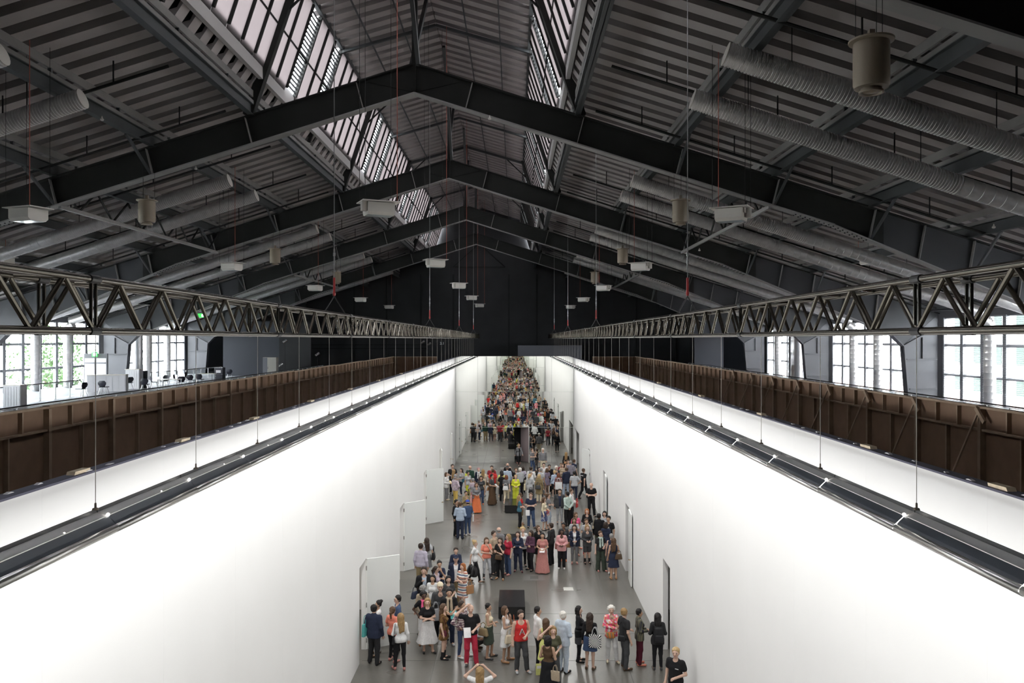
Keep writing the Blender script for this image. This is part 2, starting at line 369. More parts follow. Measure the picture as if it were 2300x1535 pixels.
# ================================================================== OUTER TIMBER WALLS (seen from behind: brown board, softwood studs)
OX, OTOP, OEND = 9.70, EYE - 1.40, 63.6
def outer_wall(name, sgn, label):
    e = empty(name, (sgn * OX, 30, 0), label, kind='structure')
    def bx(nm, m, x0, x1, y0, y1, z0, z1):
        a, b = sorted((sgn * x0, sgn * x1)); MB().box(a, b, y0, y1, z0, z1).build(nm, m, e, world=True)
    mod = 2.62; n = int((OEND - 3) / mod)
    y = OEND - n * mod
    for k in range(n):
        a = y + k * mod; bx('panel', M['brown'], OX, OX + .03, a + .004, a + mod - .004, 0, OTOP - .02)
        j = .012 * ((k * 7) % 3)
        bx('top_plate', M['stud'], OX - .10, OX + .04, a, a + mod - .006, OTOP - .045 + j, OTOP + j)
        bx('rail', M['stud'], OX - .09, OX - .001, a + .05, a + mod - .05, OTOP - .50, OTOP - .455)
        bx('post', M['stud'], OX - .12, OX - .001, a - .05, a + .05, 0, OTOP - .046)
        for q in (1, 2): bx('stud', M['stud'], OX - .09, OX - .001, a + mod * q / 3 - .022, a + mod * q / 3 + .022, OTOP - .455, OTOP - .046)
        bx('stud', M['stud'], OX - .09, OX - .001, a + mod / 2 - .022, a + mod / 2 + .022, 0, OTOP - .501)
    if sgn > 0:                                       # props leaning on the right-hand studs
        for k in range(2, 13):
            a = y + k * mod; mb = MB().beam((sgn * (OX - .14), a, OTOP - .12), (sgn * (OX - 1.6), a - .0, OTOP - 3.6), .05, .03)
            mb.build('prop', M['stud'], e, world=True)
            mb = MB().beam((sgn * (OX - .15), a - .25, OTOP - .30), (sgn * (OX - .15), a + .05, OTOP - .02), .05, .09); mb.build('brace', M['stud'], e, world=True)
    a, b = sorted((sgn * (OX + .02), sgn * 6.2)); MB().box(a, b, OEND, OEND + .04, 0, OTOP - .02).build('end_panel', M['brown'], e, world=True)
    a, b = sorted((sgn * (OX), sgn * 6.2)); MB().box(a, b, OEND - .1, OEND, OTOP - .045, OTOP).build('end_plate', M['stud'], e, world=True)
    for q in range(4):
        X = sgn * (OX - .8 * q - .3); MB().box(X - .022, X + .022, OEND - .09, OEND - .001, 0, OTOP - .05).build('stud', M['stud'], e, world=True)
outer_wall('wall_outer_left', -1, 'brown board wall with softwood studs behind the left white wall')
outer_wall('wall_outer_right', 1, 'brown board wall with softwood studs and props behind the right white wall')
# ================================================================== HALL SHELL
def ftop(u): return 11.1 - .315 * abs(u)              # top of the roof frames
def fdeck(u): return 12.1 - .315 * abs(u)             # underside of the roof deck
SIDES = ((-1, 'left'), (1, 'right'))
# end and back walls
pz = MB().box(U(-31, 0, 0)[0], U(31, 0, 0)[0], T1 * S, T1 * S + .2, 0, EYE + 17 * S)
we = tag(pz.build('wall_hall_end', M['black']), 'black far end wall of the hall with vertical seams', kind='structure')
for X in [(p - VX) / 19.75 for p in (795, 868, 945, 1018, 1143, 1206, 1345, 1430, 1520)]:
    MB().box(X - .10, X + .10, T1 * S - .09, T1 * S, 0, EYE + 8.2 * S).build('wall_rib', M['steel'], we)
for (xa, ya, xb, yb) in ((1018, 600, 1135, 600), (1076, 548, 1018, 600), (1076, 548, 1135, 600), (700, 775, 960, 775), (700, 783, 960, 783)):
    s = 19.75; MB().beam(((xa - VX) / s, T1 * S - .12, EYE - (ya - VY) / s), ((xb - VX) / s, T1 * S - .12, EYE - (yb - VY) / s), .12, .14, up=(0, 1, 0)).build('wall_brace', M['steel'], we)
tag(MB().box(U(-31, 0, 0)[0], U(31, 0, 0)[0], T0 * S - .2, T0 * S, 0, EYE + 17 * S).build('wall_hall_back', M['black']), 'dark wall of the hall behind the camera', kind='structure')
tag(MB().box(.35, 7.3, 86.4, 88.6, 0, EYE - .70).build('wall_partition_grey', M['greybox']), 'grey partition box rising behind the mirrored end wall', kind='structure')
# lettering on the end wall
def text(name, s, loc, size, m, parent=None, rot=(math.pi / 2, 0, 0), ext=.005):
    c = bpy.data.curves.new(name, 'FONT'); c.body = s; c.size = size; c.extrude = ext; c.align_x = 'CENTER'; c.align_y = 'CENTER'
    c.materials.append(m); o = bpy.data.objects.new(name, c); COL.objects.link(o); o.location = loc; o.rotation_euler = rot
    if parent: o.parent = parent
    bpy.context.view_layer.update(); me = bpy.data.meshes.new_from_object(o); o2 = bpy.data.objects.new(name, me); COL.objects.link(o2); o2.location = loc; o2.rotation_euler = rot; o2.parent = parent
    bpy.data.objects.remove(o); o2.name = name
    return o2
tx = text('gate_number', '3.1', ((992.5 - VX) / 19.75, T1 * S - .02, EYE - (772 - VY) / 19.75), .42, M['post'], we)
tx = text('gate_number', '.1', ((981 - VX) / 19.75, T1 * S - .02, EYE - (767 - VY) / 19.75), .30, M['greybox'], we)

# ---- roof deck: one ceiling per slope, every deck panel its own piece
for sgn, side in SIDES:
    e = MB().prism([(30.9, fdeck(30.9) + .42), (6.75, fdeck(6.75) + .42), (6.50, 10.90), (6.13, 10.96), (6.13, 11.03), (6.46, 11.0), (6.70, fdeck(6.70) + .48), (30.9, fdeck(30.9) + .48)],
                   lambda a, b, t: U(sgn * a, b, t), T0, T1).build('ceiling' , M['deck_gap'])
    tag(e, f'dark corrugated roof slope on the {side} of the hall', kind='structure')
    me = MB().prism([(30.7, fdeck(30.7)), (6.75, fdeck(6.75)), (6.36, 10.55), (6.36, 10.80), (6.55, fdeck(6.6) + .41), (30.7, fdeck(30.7) + .41)],
                    lambda a, b, t: ((sgn * a) * S, t * S, b * S), 0, .54).mesh('roof_panel', M['deck'])
    for k in range(int(T0), int(T1)): link('roof_panel', me, e, (-4.05 * S, k * S, EYE))
    # raised monitor roof
    mh = lambda u: 16.3 - .295 * u
    e2 = MB().prism([(0, mh(0) + .38), (5.2, mh(5.2) + .38), (5.2, mh(5.2) + .44), (0, mh(0) + .44)], lambda a, b, t: U(sgn * a, b, t), T0, T1).build('ceiling', M['deck_gap'])
    tag(e2, f'{side} slope of the raised ridge roof above the clerestory windows', kind='structure')
    me = MB().prism([(.02, mh(0)), (5.1, mh(5.1)), (5.1, mh(5.1) + .37), (.02, mh(0) + .37)], lambda a, b, t: (sgn * a * S, t * S, b * S), 0, .54).mesh('roof_panel', M['deck'])
    for k in range(int(T0), int(T1)): link('roof_panel', me, e2, (-4.05 * S, k * S, EYE))
    for u in (1.6, 3.3): MB().beam(U(sgn * u, mh(u) - .10, T0), U(sgn * u, mh(u) - .10, T1), .05, .08).build('purlin', M['girder'], e2)

# ---- clerestory windows: one per bay and side
wn = 0
P0, P1 = Vector((6.05, 11.12)), Vector((4.85, 14.78))
def cl(f, out=0): 
    p = P0.lerp(P1, f); n = Vector((P1.y - P0.y, P0.x - P1.x)).normalized(); return p + n * out
NC = 12
bays = [-1.9] + FR
for sgn, side in SIDES:
    def pane_mesh(f0, f1, m, name='pane'):
        a, b = cl(f0), cl(f1); q = 17.1 / NC
        return MB().prism([(a.x, a.y), (b.x, b.y), (b.x + .03, b.y), (a.x + .03, a.y)], lambda x, y, t: (sgn * x * S, t * S, y * S), .05, q - .05).mesh(name, m)
    pm = (pane_mesh(-.04, .44, M['frost']), pane_mesh(.46, 1.05, M['frost']))
    lb = MB(); q = 17.1 / NC
    for k in range(20):
        a = cl(.03 + k * .0475, 0); b = cl(.03 + k * .0475 + .030, .03)
        lb.prism([(a.x, a.y), (b.x, b.y), (b.x + .02, b.y), (a.x + .02, a.y)], lambda x, y, t: (sgn * x * S, t * S, y * S), .05, q - .05)
    LOUV = lb.mesh('louvre', M['mullion'])
    mm = MB(); a, b = cl(0), cl(1); mm.beam((sgn * a.x * S, 0, a.y * S), (sgn * b.x * S, 0, b.y * S), .17 * S, .14 * S, up=(0, 1, 0)); MUL = mm.mesh('mullion', M['steel'])
    for i in range(6):
        t0 = bays[i]
        if t0 < -2: continue
        wn += 1
        e = empty(f'window_{wn}', U(sgn * 6.05, 11.1, t0), f'sloping clerestory glazing with louvres, {side} side, bay {i + 1} from the camera', kind='structure')
        for j in range(NC):
            loc = (-4.05 * S - e.location.x, j * q * S, EYE - e.location.z)
            if j in (2, 5): link('louvre', LOUV, e, loc)
            else:
                for p in pm: link('pane', p, e, loc)
            link('mullion', MUL, e, loc)
        tr = MB(); c0 = cl(.45); tr.beam(U(sgn * c0.x, c0.y, t0), U(sgn * c0.x, c0.y, t0 + 17.1), .06, .06); tr.build('transom', M['steel'], e, world=True)
    sb = MB().beam(U(sgn * 6.2, 10.86, T0), U(sgn * 6.2, 10.86, T1), .16, .66); tag(sb.build('sill_beam', M['sill']), f'pale grey sill beam below the {side} clerestory windows', 'beam', 'clerestory beams')
    eb = MB().beam(U(sgn * 4.8, 14.95, T0), U(sgn * 4.8, 14.95, T1), .16, .24); tag(eb.build('eaves_beam', M['girder']), f'grey eaves beam above the {side} clerestory windows', 'beam', 'clerestory beams')

# ---- roof frames
HALF = [(0, 11.1), (30.3, ftop(30.3)), (30.3, -10.77), (28.95, -10.77), (28.45, -3.6), (28.1, -.44), (27.4, .25), (16.9, 4.64), (0, 9.96)]
GU = (6.6, 10.6, 14.5, 18.4, 22.4, 26.3)
def fbot(u): return 9.96 - .315 * u if u < 16.9 else 4.64 - (u - 16.9) * .418
ordn = ['nearest', 'second', 'third', 'fourth', 'fifth']
for i in range(5):
    t = FR[i]
    e = empty('roof_frame', U(0, -10.77, t), f'dark steel portal frame spanning the hall, {ordn[i]} from the camera', 'roof frame', 'steel portal frames')
    for sgn, side in SIDES:
        def B(nm, m, p, q, wd, ht, up=(0, 1, 0)): return MB().beam(U(sgn * p[0], p[1], t + (p[2] if len(p) > 2 else 0)), U(sgn * q[0], q[1], t + (q[2] if len(q) > 2 else 0)), wd, ht, up).build(nm, m, e, world=True)
        MB().prism([(0, 11.1), (19.0, ftop(19.0)), (19.0, fbot(19.0)), (16.9, 4.64), (0, 9.96)], lambda a, b, q: U(sgn * a, b, q), t - .03, t + .03).build('web', M['steel'], e, world=True)
        MB().prism([(19.0, ftop(19.0)), (30.3, ftop(30.3)), (30.3, 1.0), (28.1, -.44), (27.4, .25), (19.0, fbot(19.0))], lambda a, b, q: U(sgn * a, b, q), t - .03, t + .03).build('haunch_web', M['haunch'], e, world=True)
        MB().prism([(28.0, -.5), (30.25, 1.5), (30.25, -10.7), (29.0, -10.7), (28.5, -3.6)], lambda a, b, q: U(sgn * a, b, q), t - .05, t + .05).build('column', M['col'], e, world=True)
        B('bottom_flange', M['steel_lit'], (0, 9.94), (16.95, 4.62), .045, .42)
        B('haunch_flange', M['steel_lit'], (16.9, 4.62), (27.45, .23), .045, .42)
        B('knee_flange', M['col'], (27.4, .25), (28.12, -.46), .06, .5)
        B('column_flange', M['col'], (28.1, -.44), (28.95, -10.7), .06, .5)
        B('top_flange', M['steel'], (0, 11.12), (30.3, ftop(30.3) + .02), .045, .42)
        for u in GU + (2.1, 20.4, 24.4):
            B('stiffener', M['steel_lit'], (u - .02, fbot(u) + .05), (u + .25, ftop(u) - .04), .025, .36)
        B('stiffener', M['steel'], (0.02, 10.0), (0.02, 11.1), .06, .40)
        B('stiffener', M['steel'], (.15, 10.05), (1.9, 10.45), .05, .14); 
        B('knee_stiffener', M['col'], (28.15, -.4), (30.2, .75), .05, .34); B('knee_stiffener', M['col'], (28.3, -1.25), (30.2, -1.25), .04, .34)
        B('knee_stiffener', M['col'], (29.3, -1.2), (29.3, .1), .05, .30); B('knee_stiffener', M['col'], (28.5, -3.1), (30.2, -3.1), .04, .3)
        # clerestory strut, rafter, kingpost and braces
        B('clerestory_strut', M['steel'], (6.75, 9.05), (4.75, 14.9), .34, .30)
        B('rafter', M['girder'], (0, 16.05), (4.9, 14.65), .16, .16)
        B('strut_brace', M['steel'], (5.4, 13.1), (3.2, 15.2), .07, .07)
        B('rafter', M['girder'], (0, 16.1, -8.55), (4.9, 14.7, -8.55), .12, .14)
        B('rafter_strut', M['steel'], (6.5, 10.1, -8.55), (4.85, 14.8, -8.55), .15, .15)
        for u in (10.6, 14.5, 18.4, 22.4):               # knee braces from girder down to the bottom flange
            B('knee_brace', M['girder'], (u + .1, ftop(u) + .05, -2.1), (u + .05, fbot(u) + .05, -.12), .07, .10)
            if u > 10.6: B('knee_brace', M['girder'], (u + .1, ftop(u) + .05, 2.1), (u + .05, fbot(u) + .05, .12), .07, .10)
    B = None
    MB().beam(U(0, 11.1, t), U(0, 16.2, t), .2, .2).build('kingpost', M['steel'], e, world=True)
    MB().beam(U(.15, 11.1, t - .1), U(.15, 16.1, t - 5.6), .14, .2).build('ridge_brace', M['girder'], e, world=True)
    MB().beam(U(-.15, 11.1, t + .1), U(-.15, 16.1, t + 5.6), .14, .2).build('ridge_brace', M['girder'], e, world=True)
    # bolted splice plates on the flange
    for sgn, side in SIDES:
        mb = MB()
        for k in range(16):
            for q in (-.13, .13):
                u = 15.4 + k * .19; h = (fbot(u)) - .055
                mb.lathe([(.03, 0), (.03, -.03), (.012, -.035)], U(sgn * u, h, t + q), 6)
        mb.build('splice_bolts', M['steel'], e, world=True)['kind'] = 'stuff'
# ---- roof girders
for sgn, side in SIDES:
    for gi, u in enumerate(GU):
        e = empty('roof_girder', U(sgn * u, ftop(u), FR[0]), f'blue-grey roof girder with packing on the {side} slope, {["first","second","third","fourth","fifth","sixth"][gi]} from the ridge', 'girder', 'roof girders')
        h = ftop(u) + .03
        c = U(sgn * u, 0, 0)[0]; z = EYE + h * S; ya, yb = T0 * S, T1 * S
        sp = .06 if u > 7 else .12
        mb = MB(); mb.box(c - .012, c + .012, ya, yb, z, z + .40); mb.box(c - .11, c + .11, ya, yb, z, z + .025); mb.box(c - .11, c + .11, ya, yb, z + .375, z + .40)
        mb.build('lower_beam', M['girder'], e, world=True)
        MB().box(c - .05 - sgn * .06, c + .05 - sgn * .06, ya, yb, z + .40, z + .52).build('packing', M['girder_top'], e, world=True)
        MB().box(c - .035 - sgn * .06, c + .035 - sgn * .06, ya, yb, z + .64, z + .885).build('upper_beam', M['girder_top'], e, world=True)
        pm = MB().box(-.05, .05, -.04, .04, 0, .14).mesh('packing_block', M['girder'])
        for k in range(24): link('packing_block', pm, e, (-sgn * .06, (k * 4.3 - 16) * S, .03 * S + .51))
# ---- sprinkler pipes with hanger rods, across the slopes
HANG = MB().tube((0, 0, 0), (0, 0, .62), .022, 6).mesh('hanger', M['steel'])
for sgn, side in SIDES:
    for i in range(5):
        for k, dt in enumerate((-6.4, -1.3, 4.4)):
            t = FR[i] + dt; uu = lambda u: fdeck(u) - .95
            e = empty('sprinkler_pipe', U(sgn * 7.2, uu(7.2), t), f'thin dark sprinkler pipe on the {side} roof slope, {["just before","beside","just past"][k]} the {ordn[i]} frame', 'pipe', 'sprinkler pipes')
            MB().tube(U(sgn * 7.2, uu(7.2), t), U(sgn * 29.5, uu(29.5), t), .045, 6).build('pipe', M['steel'], e, world=True)
            for u in (9, 12.6, 16.4, 20.2, 24): link('hanger', HANG, e, tuple(Vector(U(sgn * u, uu(u) + .05, t)) - Vector(e.location)))
# ---- lattice ties between frames
for i in (1, 3):
    for sgn, side in SIDES:
        u = 14.4; h0, h1 = fbot(u) - .05, ftop(u) - .1
        e = empty('lattice_tie', U(sgn * u, h0, FR[i - 1 + 1] if i < 5 else 0), f'lattice tie below the {side} roof slope between the {ordn[i]} and {ordn[i + 1] if i < 4 else "last"} frames', 'lattice beam', 'lattice ties')
        ta, tb = FR[i], FR[i + 1]
        MB().beam(U(sgn * u, h0, ta), U(sgn * u, h0, tb), .10, .14).build('bottom_chord', M['steel_lit'], e, world=True)
        for k in range(6):
            a = ta + 17.1 * k / 6; m_ = ta + 17.1 * (k + .5) / 6; b = ta + 17.1 * (k + 1) / 6
            MB().tube(U(sgn * u, h1, a), U(sgn * u, h0, m_), .045, 6).build('diagonal', M['steel'], e, world=True)
            MB().tube(U(sgn * u, h0, m_), U(sgn * u, h1, b), .045, 6).build('diagonal', M['steel'], e, world=True)
for i in (1,):
    pass

# ---- ventilation ducts
def duct_mesh(u0, u1, ribbed, sgn):
    R = .27; n = 20; prof = []
    Ls = math.hypot((u1 - u0) * S, (u1 - u0) * .325 * S); x = 0.0
    if ribbed:
        st = .085
        while x < Ls: prof += [(x, R), (x + st * .45, R), (x + st * .5, R + .022), (x + st * .92, R + .022)]; x += st
    else:
        while x < Ls: prof += [(x, R), (x + .30, R), (x + .305, R + .007), (x + .325, R + .007)]; x += .33
    prof = [(min(a, Ls), r) for a, r in prof]
    d = Vector((sgn, 0, -.325)).normalized(); b = Vector((0, 1, 0)); c = d.cross(b); o = Vector((0, 0, 0))
    v = [tuple(o + d * a + r * (math.cos(q) * b + math.sin(q) * c)) for a, r in prof for q in [2 * math.pi * k / n for k in range(n)]]
    f = [(k * n + i, k * n + (i + 1) % n, (k + 1) * n + (i + 1) % n, (k + 1) * n + i) for k in range(len(prof) - 1) for i in range(n)]
    mb = MB(); mb.add(v, f); return mb.mesh('duct', M['duct'], smooth=True)
DU0, DU1, DU2 = 9.75, 18.2, 29.2
dh = lambda u: 7.66 - .325 * (u - 9.75)
for sgn, side in SIDES:
    m1 = duct_mesh(DU0, DU1, True, sgn); m2 = duct_mesh(DU1, DU2, False, sgn)
    d = Vector((sgn, 0, -.325)).normalized()
    cap = MB().tube(tuple(d * -.03), (0, 0, 0), .285, 20).mesh('duct_cap', M['duct_cap'])
    vm = MB(); vp = []; z = 0
    while z < 4.2: vp += [(.27, -z), (.27, -z - .28), (.278, -z - .285), (.278, -z - .30)]; z += .31
    vm.lathe(vp, (0, 0, 0), 18); vmm = vm.mesh('down_pipe', M['duct'], smooth=True)
    el = MB()
    for k in range(4):
        a0, a1 = [math.radians(18 + 72 * j / 4) for j in (k, k + 1)]
        q = lambda a: (sgn * (-.55 + .55 * math.sin(a) + 0), 0, -.55 + .55 * math.cos(a) + .13)
        el.tube(q(a0), q(a1), .275, 16)
    elm = el.mesh('duct_elbow', M['duct'], smooth=True)
    ft = MB().tube((0, 0, .12), (sgn * -.45, 0, -.35), .27, 16).mesh('duct_foot', M['duct'], smooth=True)
    for i in range(5):
        for k, dt in enumerate((6.2, 10.2)):
            if i == 4: 
                if k: continue
            t = FR[i] + dt
            e = empty('ventilation_duct', U(sgn * DU0, dh(DU0), t), f'round silver ventilation duct on the {side} slope, {["first", "second"][k]} past the {ordn[i]} roof frame', 'duct', 'ventilation ducts')
            link('perforated_section', m1, e, (0, 0, 0)); link('plain_section', m2, e, tuple(Vector(U(sgn * DU1, dh(DU1), t)) - e.location)); link('end_cap', cap, e, (0, 0, 0))
            v0 = Vector(U(sgn * (DU2 + .2), dh(DU2) - .35, t)) - e.location
            if i < 4:
                link('elbow', elm, e, tuple(v0 + Vector((0, 0, .0)))); link('down_pipe', vmm, e, tuple(v0 + Vector((0, 0, -.35)))); link('foot', ft, e, tuple(v0 + Vector((0, 0, -4.66))))
            for u in (11.5, 17, 23): 
                MB().tube(U(sgn * u, dh(u) + .25, t), U(sgn * u, fdeck(u), t), .012, 5).build('hanger_rod', M['steel'], e, world=True)
            for u in (11.5, 17, 23): pass

# ================================================================== SIDE WALLS WITH WINDOWS
WU = 30.42
rows = (1.32, -.37, -2.16, -3.95)
PANES = 8
for sgn, side in SIDES:
    x = U(sgn * WU, 0, 0)[0]
    def wbx(nm, m, t0, t1, h0, h1, par, thick=.18, off=0):
        a, b = sorted((x + sgn * off, x + sgn * (off + thick))); return MB().box(a, b, t0 * S, t1 * S, max(0, EYE + h0 * S) if h0 > -10.7 else 0, EYE + h1 * S).build(nm, m, par, world=bool(par))
    wlh = wbx(f'wall_hall_{side}', M['hall_wall'], T0, T1, -10.78, rows[-1], None); tag(wlh, f'grey wall below the windows on the {side} side of the hall', kind='structure')
    tag(wbx(f'wall_hall_{side}_top', M['hall_wall'], T0, T1, rows[0], 3.2, None), f'grey wall strip above the windows on the {side} side of the hall', kind='structure')
    tag(wbx(f'wall_hall_{side}_near', M['hall_wall'], T0, FR[0] - .3, rows[-1], rows[0], None), f'grey windowless wall beside the camera on the {side} side', kind='structure')
    tag(wbx(f'wall_hall_{side}_far', M['bluegrey'], FR[4] + .3, T1, rows[-1], rows[0], None), f'dark boarded wall bay at the far {side} corner', kind='structure')
    pw = (17.1 - .6) / PANES
    GLS = [MB().box(-.006, .006, .07, pw * S - .07, EYE + rows[r + 1] * S + .05, EYE + rows[r] * S - .05).mesh('pane', M['glass']) for r in range(3)]
    bl = MB(); z = EYE + rows[-1] * S + .06
    while z < EYE + rows[0] * S - .05: bl.box(-.02, .02, .08, pw * S - .08, z, z + .012); z += .088
    BL = bl.mesh('blind', M['post'])
    mb = MB().box(-.09, .09, -.14, .14, EYE + rows[-1] * S, EYE + rows[0] * S); MU = mb.mesh('mullion', M['mullion'])
    TRS = [MB().box(-.05, .05, 0.14, pw * S - .14, EYE + h * S - .07, EYE + h * S + .07).mesh('transom', M['mullion']) for h in rows]
    for i in range(4):
        wn += 1
        ta = FR[i] + .3
        e = empty(f'window_{wn}', (x + sgn * .1, ta * S, 0), f'tall gridded hall window on the {side} side between the {ordn[i]} and {ordn[i + 1]} roof frames', kind='structure')
        for j in range(PANES + 1): link('mullion', MU, e, (0, j * pw * S, 0))
        for j in range(PANES):
            for r in range(4): link('transom', TRS[r], e, (0, j * pw * S, 0))
            for r in range(3): link('pane', GLS[r], e, (0, j * pw * S, 0))
            if side == 'right': link('blind', BL, e, (-.12, j * pw * S, 0))['kind'] = 'stuff'
        for (a, b) in ((FR[i] - .3, FR[i] + .3),): wbx('wall_pier', M['hall_wall'], a, b, rows[-1], rows[0], e)
    e = None
    wbx(f'pier', M['hall_wall'], FR[4] - .3, FR[4] + .3, rows[-1], rows[0], wlh)
    # pipes along the window heads
    t_ = tag(MB().tube(U(sgn * 29.9, 1.75, T0), U(sgn * 29.9, 1.75, T1), .06, 8).build('service_pipe', M['col']), f'grey service pipe along the {side} window heads', 'pipe', 'service pipes')

# ---- outside
tag(MB().box(-140, -28, -20, 120, -.3, -.1).build('ground_left', M['ground']), 'pale paving outside the left windows', kind='structure')
tag(MB().box(25, 140, -20, 120, -.3, -.1).build('ground_right', M['ground']), 'pale paving outside the right windows', kind='structure')
def facade(x, y0, y1, label):
    e = empty('apartment_building', (x, (y0 + y1) / 2, 0), label, 'building', 'houses outside the right windows')
    MB().box(x, x + 9, y0, y1, 0, 13).build('facade', M['facade'], e, world=True)
    MB().prism([(0, 13), (9, 13), (4.5, 16)], lambda a, b, t: (x + a - .3 * (a < 1), t, b), y0 - .3, y1 + .3).build('roof', M['rooftile'], e, world=True)
    for k in range(int((y1 - y0) / 3.4)):
        for r in range(4):
            yy = y0 + 1.4 + k * 3.4; z = 1.3 + r * 3.0
            f = MB().box(x - .04, x + .02, yy, yy + 1.2, z, z + 1.6).build('window', M['shutter'], e, world=True)
            MB().box(x - .07, x, yy - .1, yy + 1.3, z - .12, z - .02).build('sill', M['greybox'], e, world=True)
facade(44, 30, 64, 'pale apartment house with green shutters outside the right windows, nearer one'); facade(46, 67, 100, 'pale apartment house with green shutters outside the right windows, farther one')
tag(MB().box(33, 33.4, 15, 100, -.1, 5.9).build('garden_wall', M['rooftile']), 'low red brick wall outside the right windows', 'wall')
def tree(x, y, h, r, seed, label):
    e = empty('tree', (x, y, -.1), label, 'tree', 'trees outside the left windows'); rr = random.Random(seed)
    MB().tube((0, 0, 0), (0, 0, h * .55), .28, 8, .12).build('trunk', M['bark'], e)
    for k in range(5):
        a = k * 1.3; MB().tube((0, 0, h * .35 + .3 * k), (math.cos(a) * r * .6, math.sin(a) * r * .6, h * .55 + .5 * k), .09, 6, .03).build('branch', M['bark'], e)
    v = []; f = []
    for k in range(2600):
        d = Vector((rr.gauss(0, 1), rr.gauss(0, 1), rr.gauss(0, 1))).normalized() * (rr.random() ** .45)
        c = Vector((d.x * r, d.y * r, h * .62 + d.z * h * .40)); a = Vector((rr.gauss(0, 1), rr.gauss(0, 1), rr.gauss(0, 1))).normalized(); b = a.orthogonal().normalized(); s_ = rr.uniform(.12, .24)
        n = len(v); v += [tuple(c - a * s_), tuple(c + b * s_ * .5), tuple(c + a * s_), tuple(c - b * s_ * .5)]; f.append((n, n + 1, n + 2, n + 3))
    cr = MB(); cr.v, cr.f = v, f; o = link('crown', cr.mesh('crown', M['leaf'], fix=False), e); o['kind'] = 'stuff'
for k, (x, y, h, r) in enumerate(((-42, 36, 11, 3.6), (-44, 46, 12, 4), (-41, 55, 10.5, 3.4), (-45, 64, 12, 4.2), (-42, 73, 11, 3.6))):
    tree(x, y, h, r, 50 + k, f'leafy green tree outside the left windows, {ordn[k]} from the camera')

# ================================================================== GALLERIES
for sgn, side in SIDES:
    a, b = sorted((sgn * 17.3, U(sgn * WU, 0, 0)[0]))
    g = tag(MB().box(a, b, T0 * S, T1 * S, GAL_Z - .35, GAL_Z).build(f'floor_gallery_{side}', M['gallery']), f'grey upper gallery floor along the {side} side of the hall', kind='structure')
def glass_rail(x, y0, y1, z, label):
    e = empty('glass_balustrade', (x, (y0 + y1) / 2, z), label, 'railing', 'glass balustrades of the galleries')
    n = int((y1 - y0) / 1.385); st = (y1 - y0) / n
    pm = MB().box(-.03, .03, -.022, .022, 0, .86); pm.box(-.03, .03, -.05, .05, 0, .02); POST = pm.mesh('post', M['post'])
    gm = MB().box(-.008, .008, .06, st - .06, .08, .84).mesh('glass_pane', M['railglass'])
    for k in range(n + 1):
        link('post', POST, e, (0, y0 + k * st - e.location.y, 0))
        if k < n: link('glass_pane', gm, e, (0, y0 + k * st - e.location.y, 0))
    MB().tube((0, y0 - e.location.y, .90), (0, y1 - e.location.y, .90), .026, 8).build('handrail', M['rail'], e)
    MB().tube((0, y0 - e.location.y, .85), (0, y1 - e.location.y, .85), .012, 6).build('glazing_rail', M['post'], e)
    return e
glass_rail(-17.45, 14, 72.5, GAL_Z, 'glass balustrade with black handrail along the left gallery edge')
glass_rail(17.45, 14, 80, GAL_Z, 'glass balustrade with black handrail along the right gallery edge')
glass_rail(-25.2, 24, 46.5, GAL_Z, 'second glass balustrade on the left gallery, close to the windows, nearer stretch')
glass_rail(-25.6, 56, 69.5, GAL_Z, 'second glass balustrade on the left gallery, farther stretch behind the tables')
# ================================================================== TRUSSES AND LIGHT LINES
TY0, TY1 = 1.2, 69.0
TH = .18                                               # half height of the square truss
TZ = EYE + .235
PL = .72
def truss(x, side):
    e = empty('lighting_truss', (x, 35, TZ - TH), f'long square aluminium lighting truss above the {side} side of the corridor', 'truss', 'lighting trusses')
    corners = [(-TH, -TH), (TH, -TH), (-TH, TH), (TH, TH)]
    n = int((TY1 - TY0) / PL / 6) * 6
    y1 = TY0 + n * PL
    for a, b in corners: MB().tube((x + a, TY0, TZ + b), (x + a, y1, TZ + b), .025, 12).build('chord', M['truss'], e, smooth=True, world=True)
    d = MB().tube((0, 0, -TH), (0, PL / 2, TH), .017, 8).mesh('diagonal', M['truss'], smooth=True)
    d2 = MB().tube((0, PL / 2, TH), (0, PL, -TH), .017, 8).mesh('diagonal', M['truss'], smooth=True)
    far = MB(); cnt = 0
    for k in range(n):
        y = TY0 + k * PL
        if k % 6 == 0:
            for a in (-TH, TH):
                for yy in (y + .03, y - .03):
                    if cnt < 290: MB().tube((x + a, yy, TZ - TH), (x + a, yy, TZ + TH), .012, 6).build('upright', M['truss'], e, world=True)
            for a, b in corners: MB().tube((x + a, y - .06, TZ + b), (x + a, y + .06, TZ + b), .031, 10).build('coupler', M['truss_dark'], e, world=True)
        for a in (-TH, TH):
            off = 0 if a < 0 else .0
            if cnt < 290:
                link('diagonal', d, e, (a, y - 35, TH)); link('diagonal', d2, e, (a, y - 35, TH)); cnt += 2
            else:
                far.tube((x + a, y, TZ - TH), (x + a, y + PL / 2, TZ + TH), .017, 6); far.tube((x + a, y + PL / 2, TZ + TH), (x + a, y + PL, TZ - TH), .017, 6)
        for b in (-TH, TH):
            far.tube((x - TH, y + (PL / 2 if b > 0 else 0), TZ + b), (x + TH, y + PL / 2 + (PL / 2 if b > 0 else 0), TZ + b), .0115, 6)
    far.build('horizontal_lacing', M['truss'], e, world=True)['kind'] = 'stuff'
truss(LX_L, 'left'); truss(LX_R, 'right')
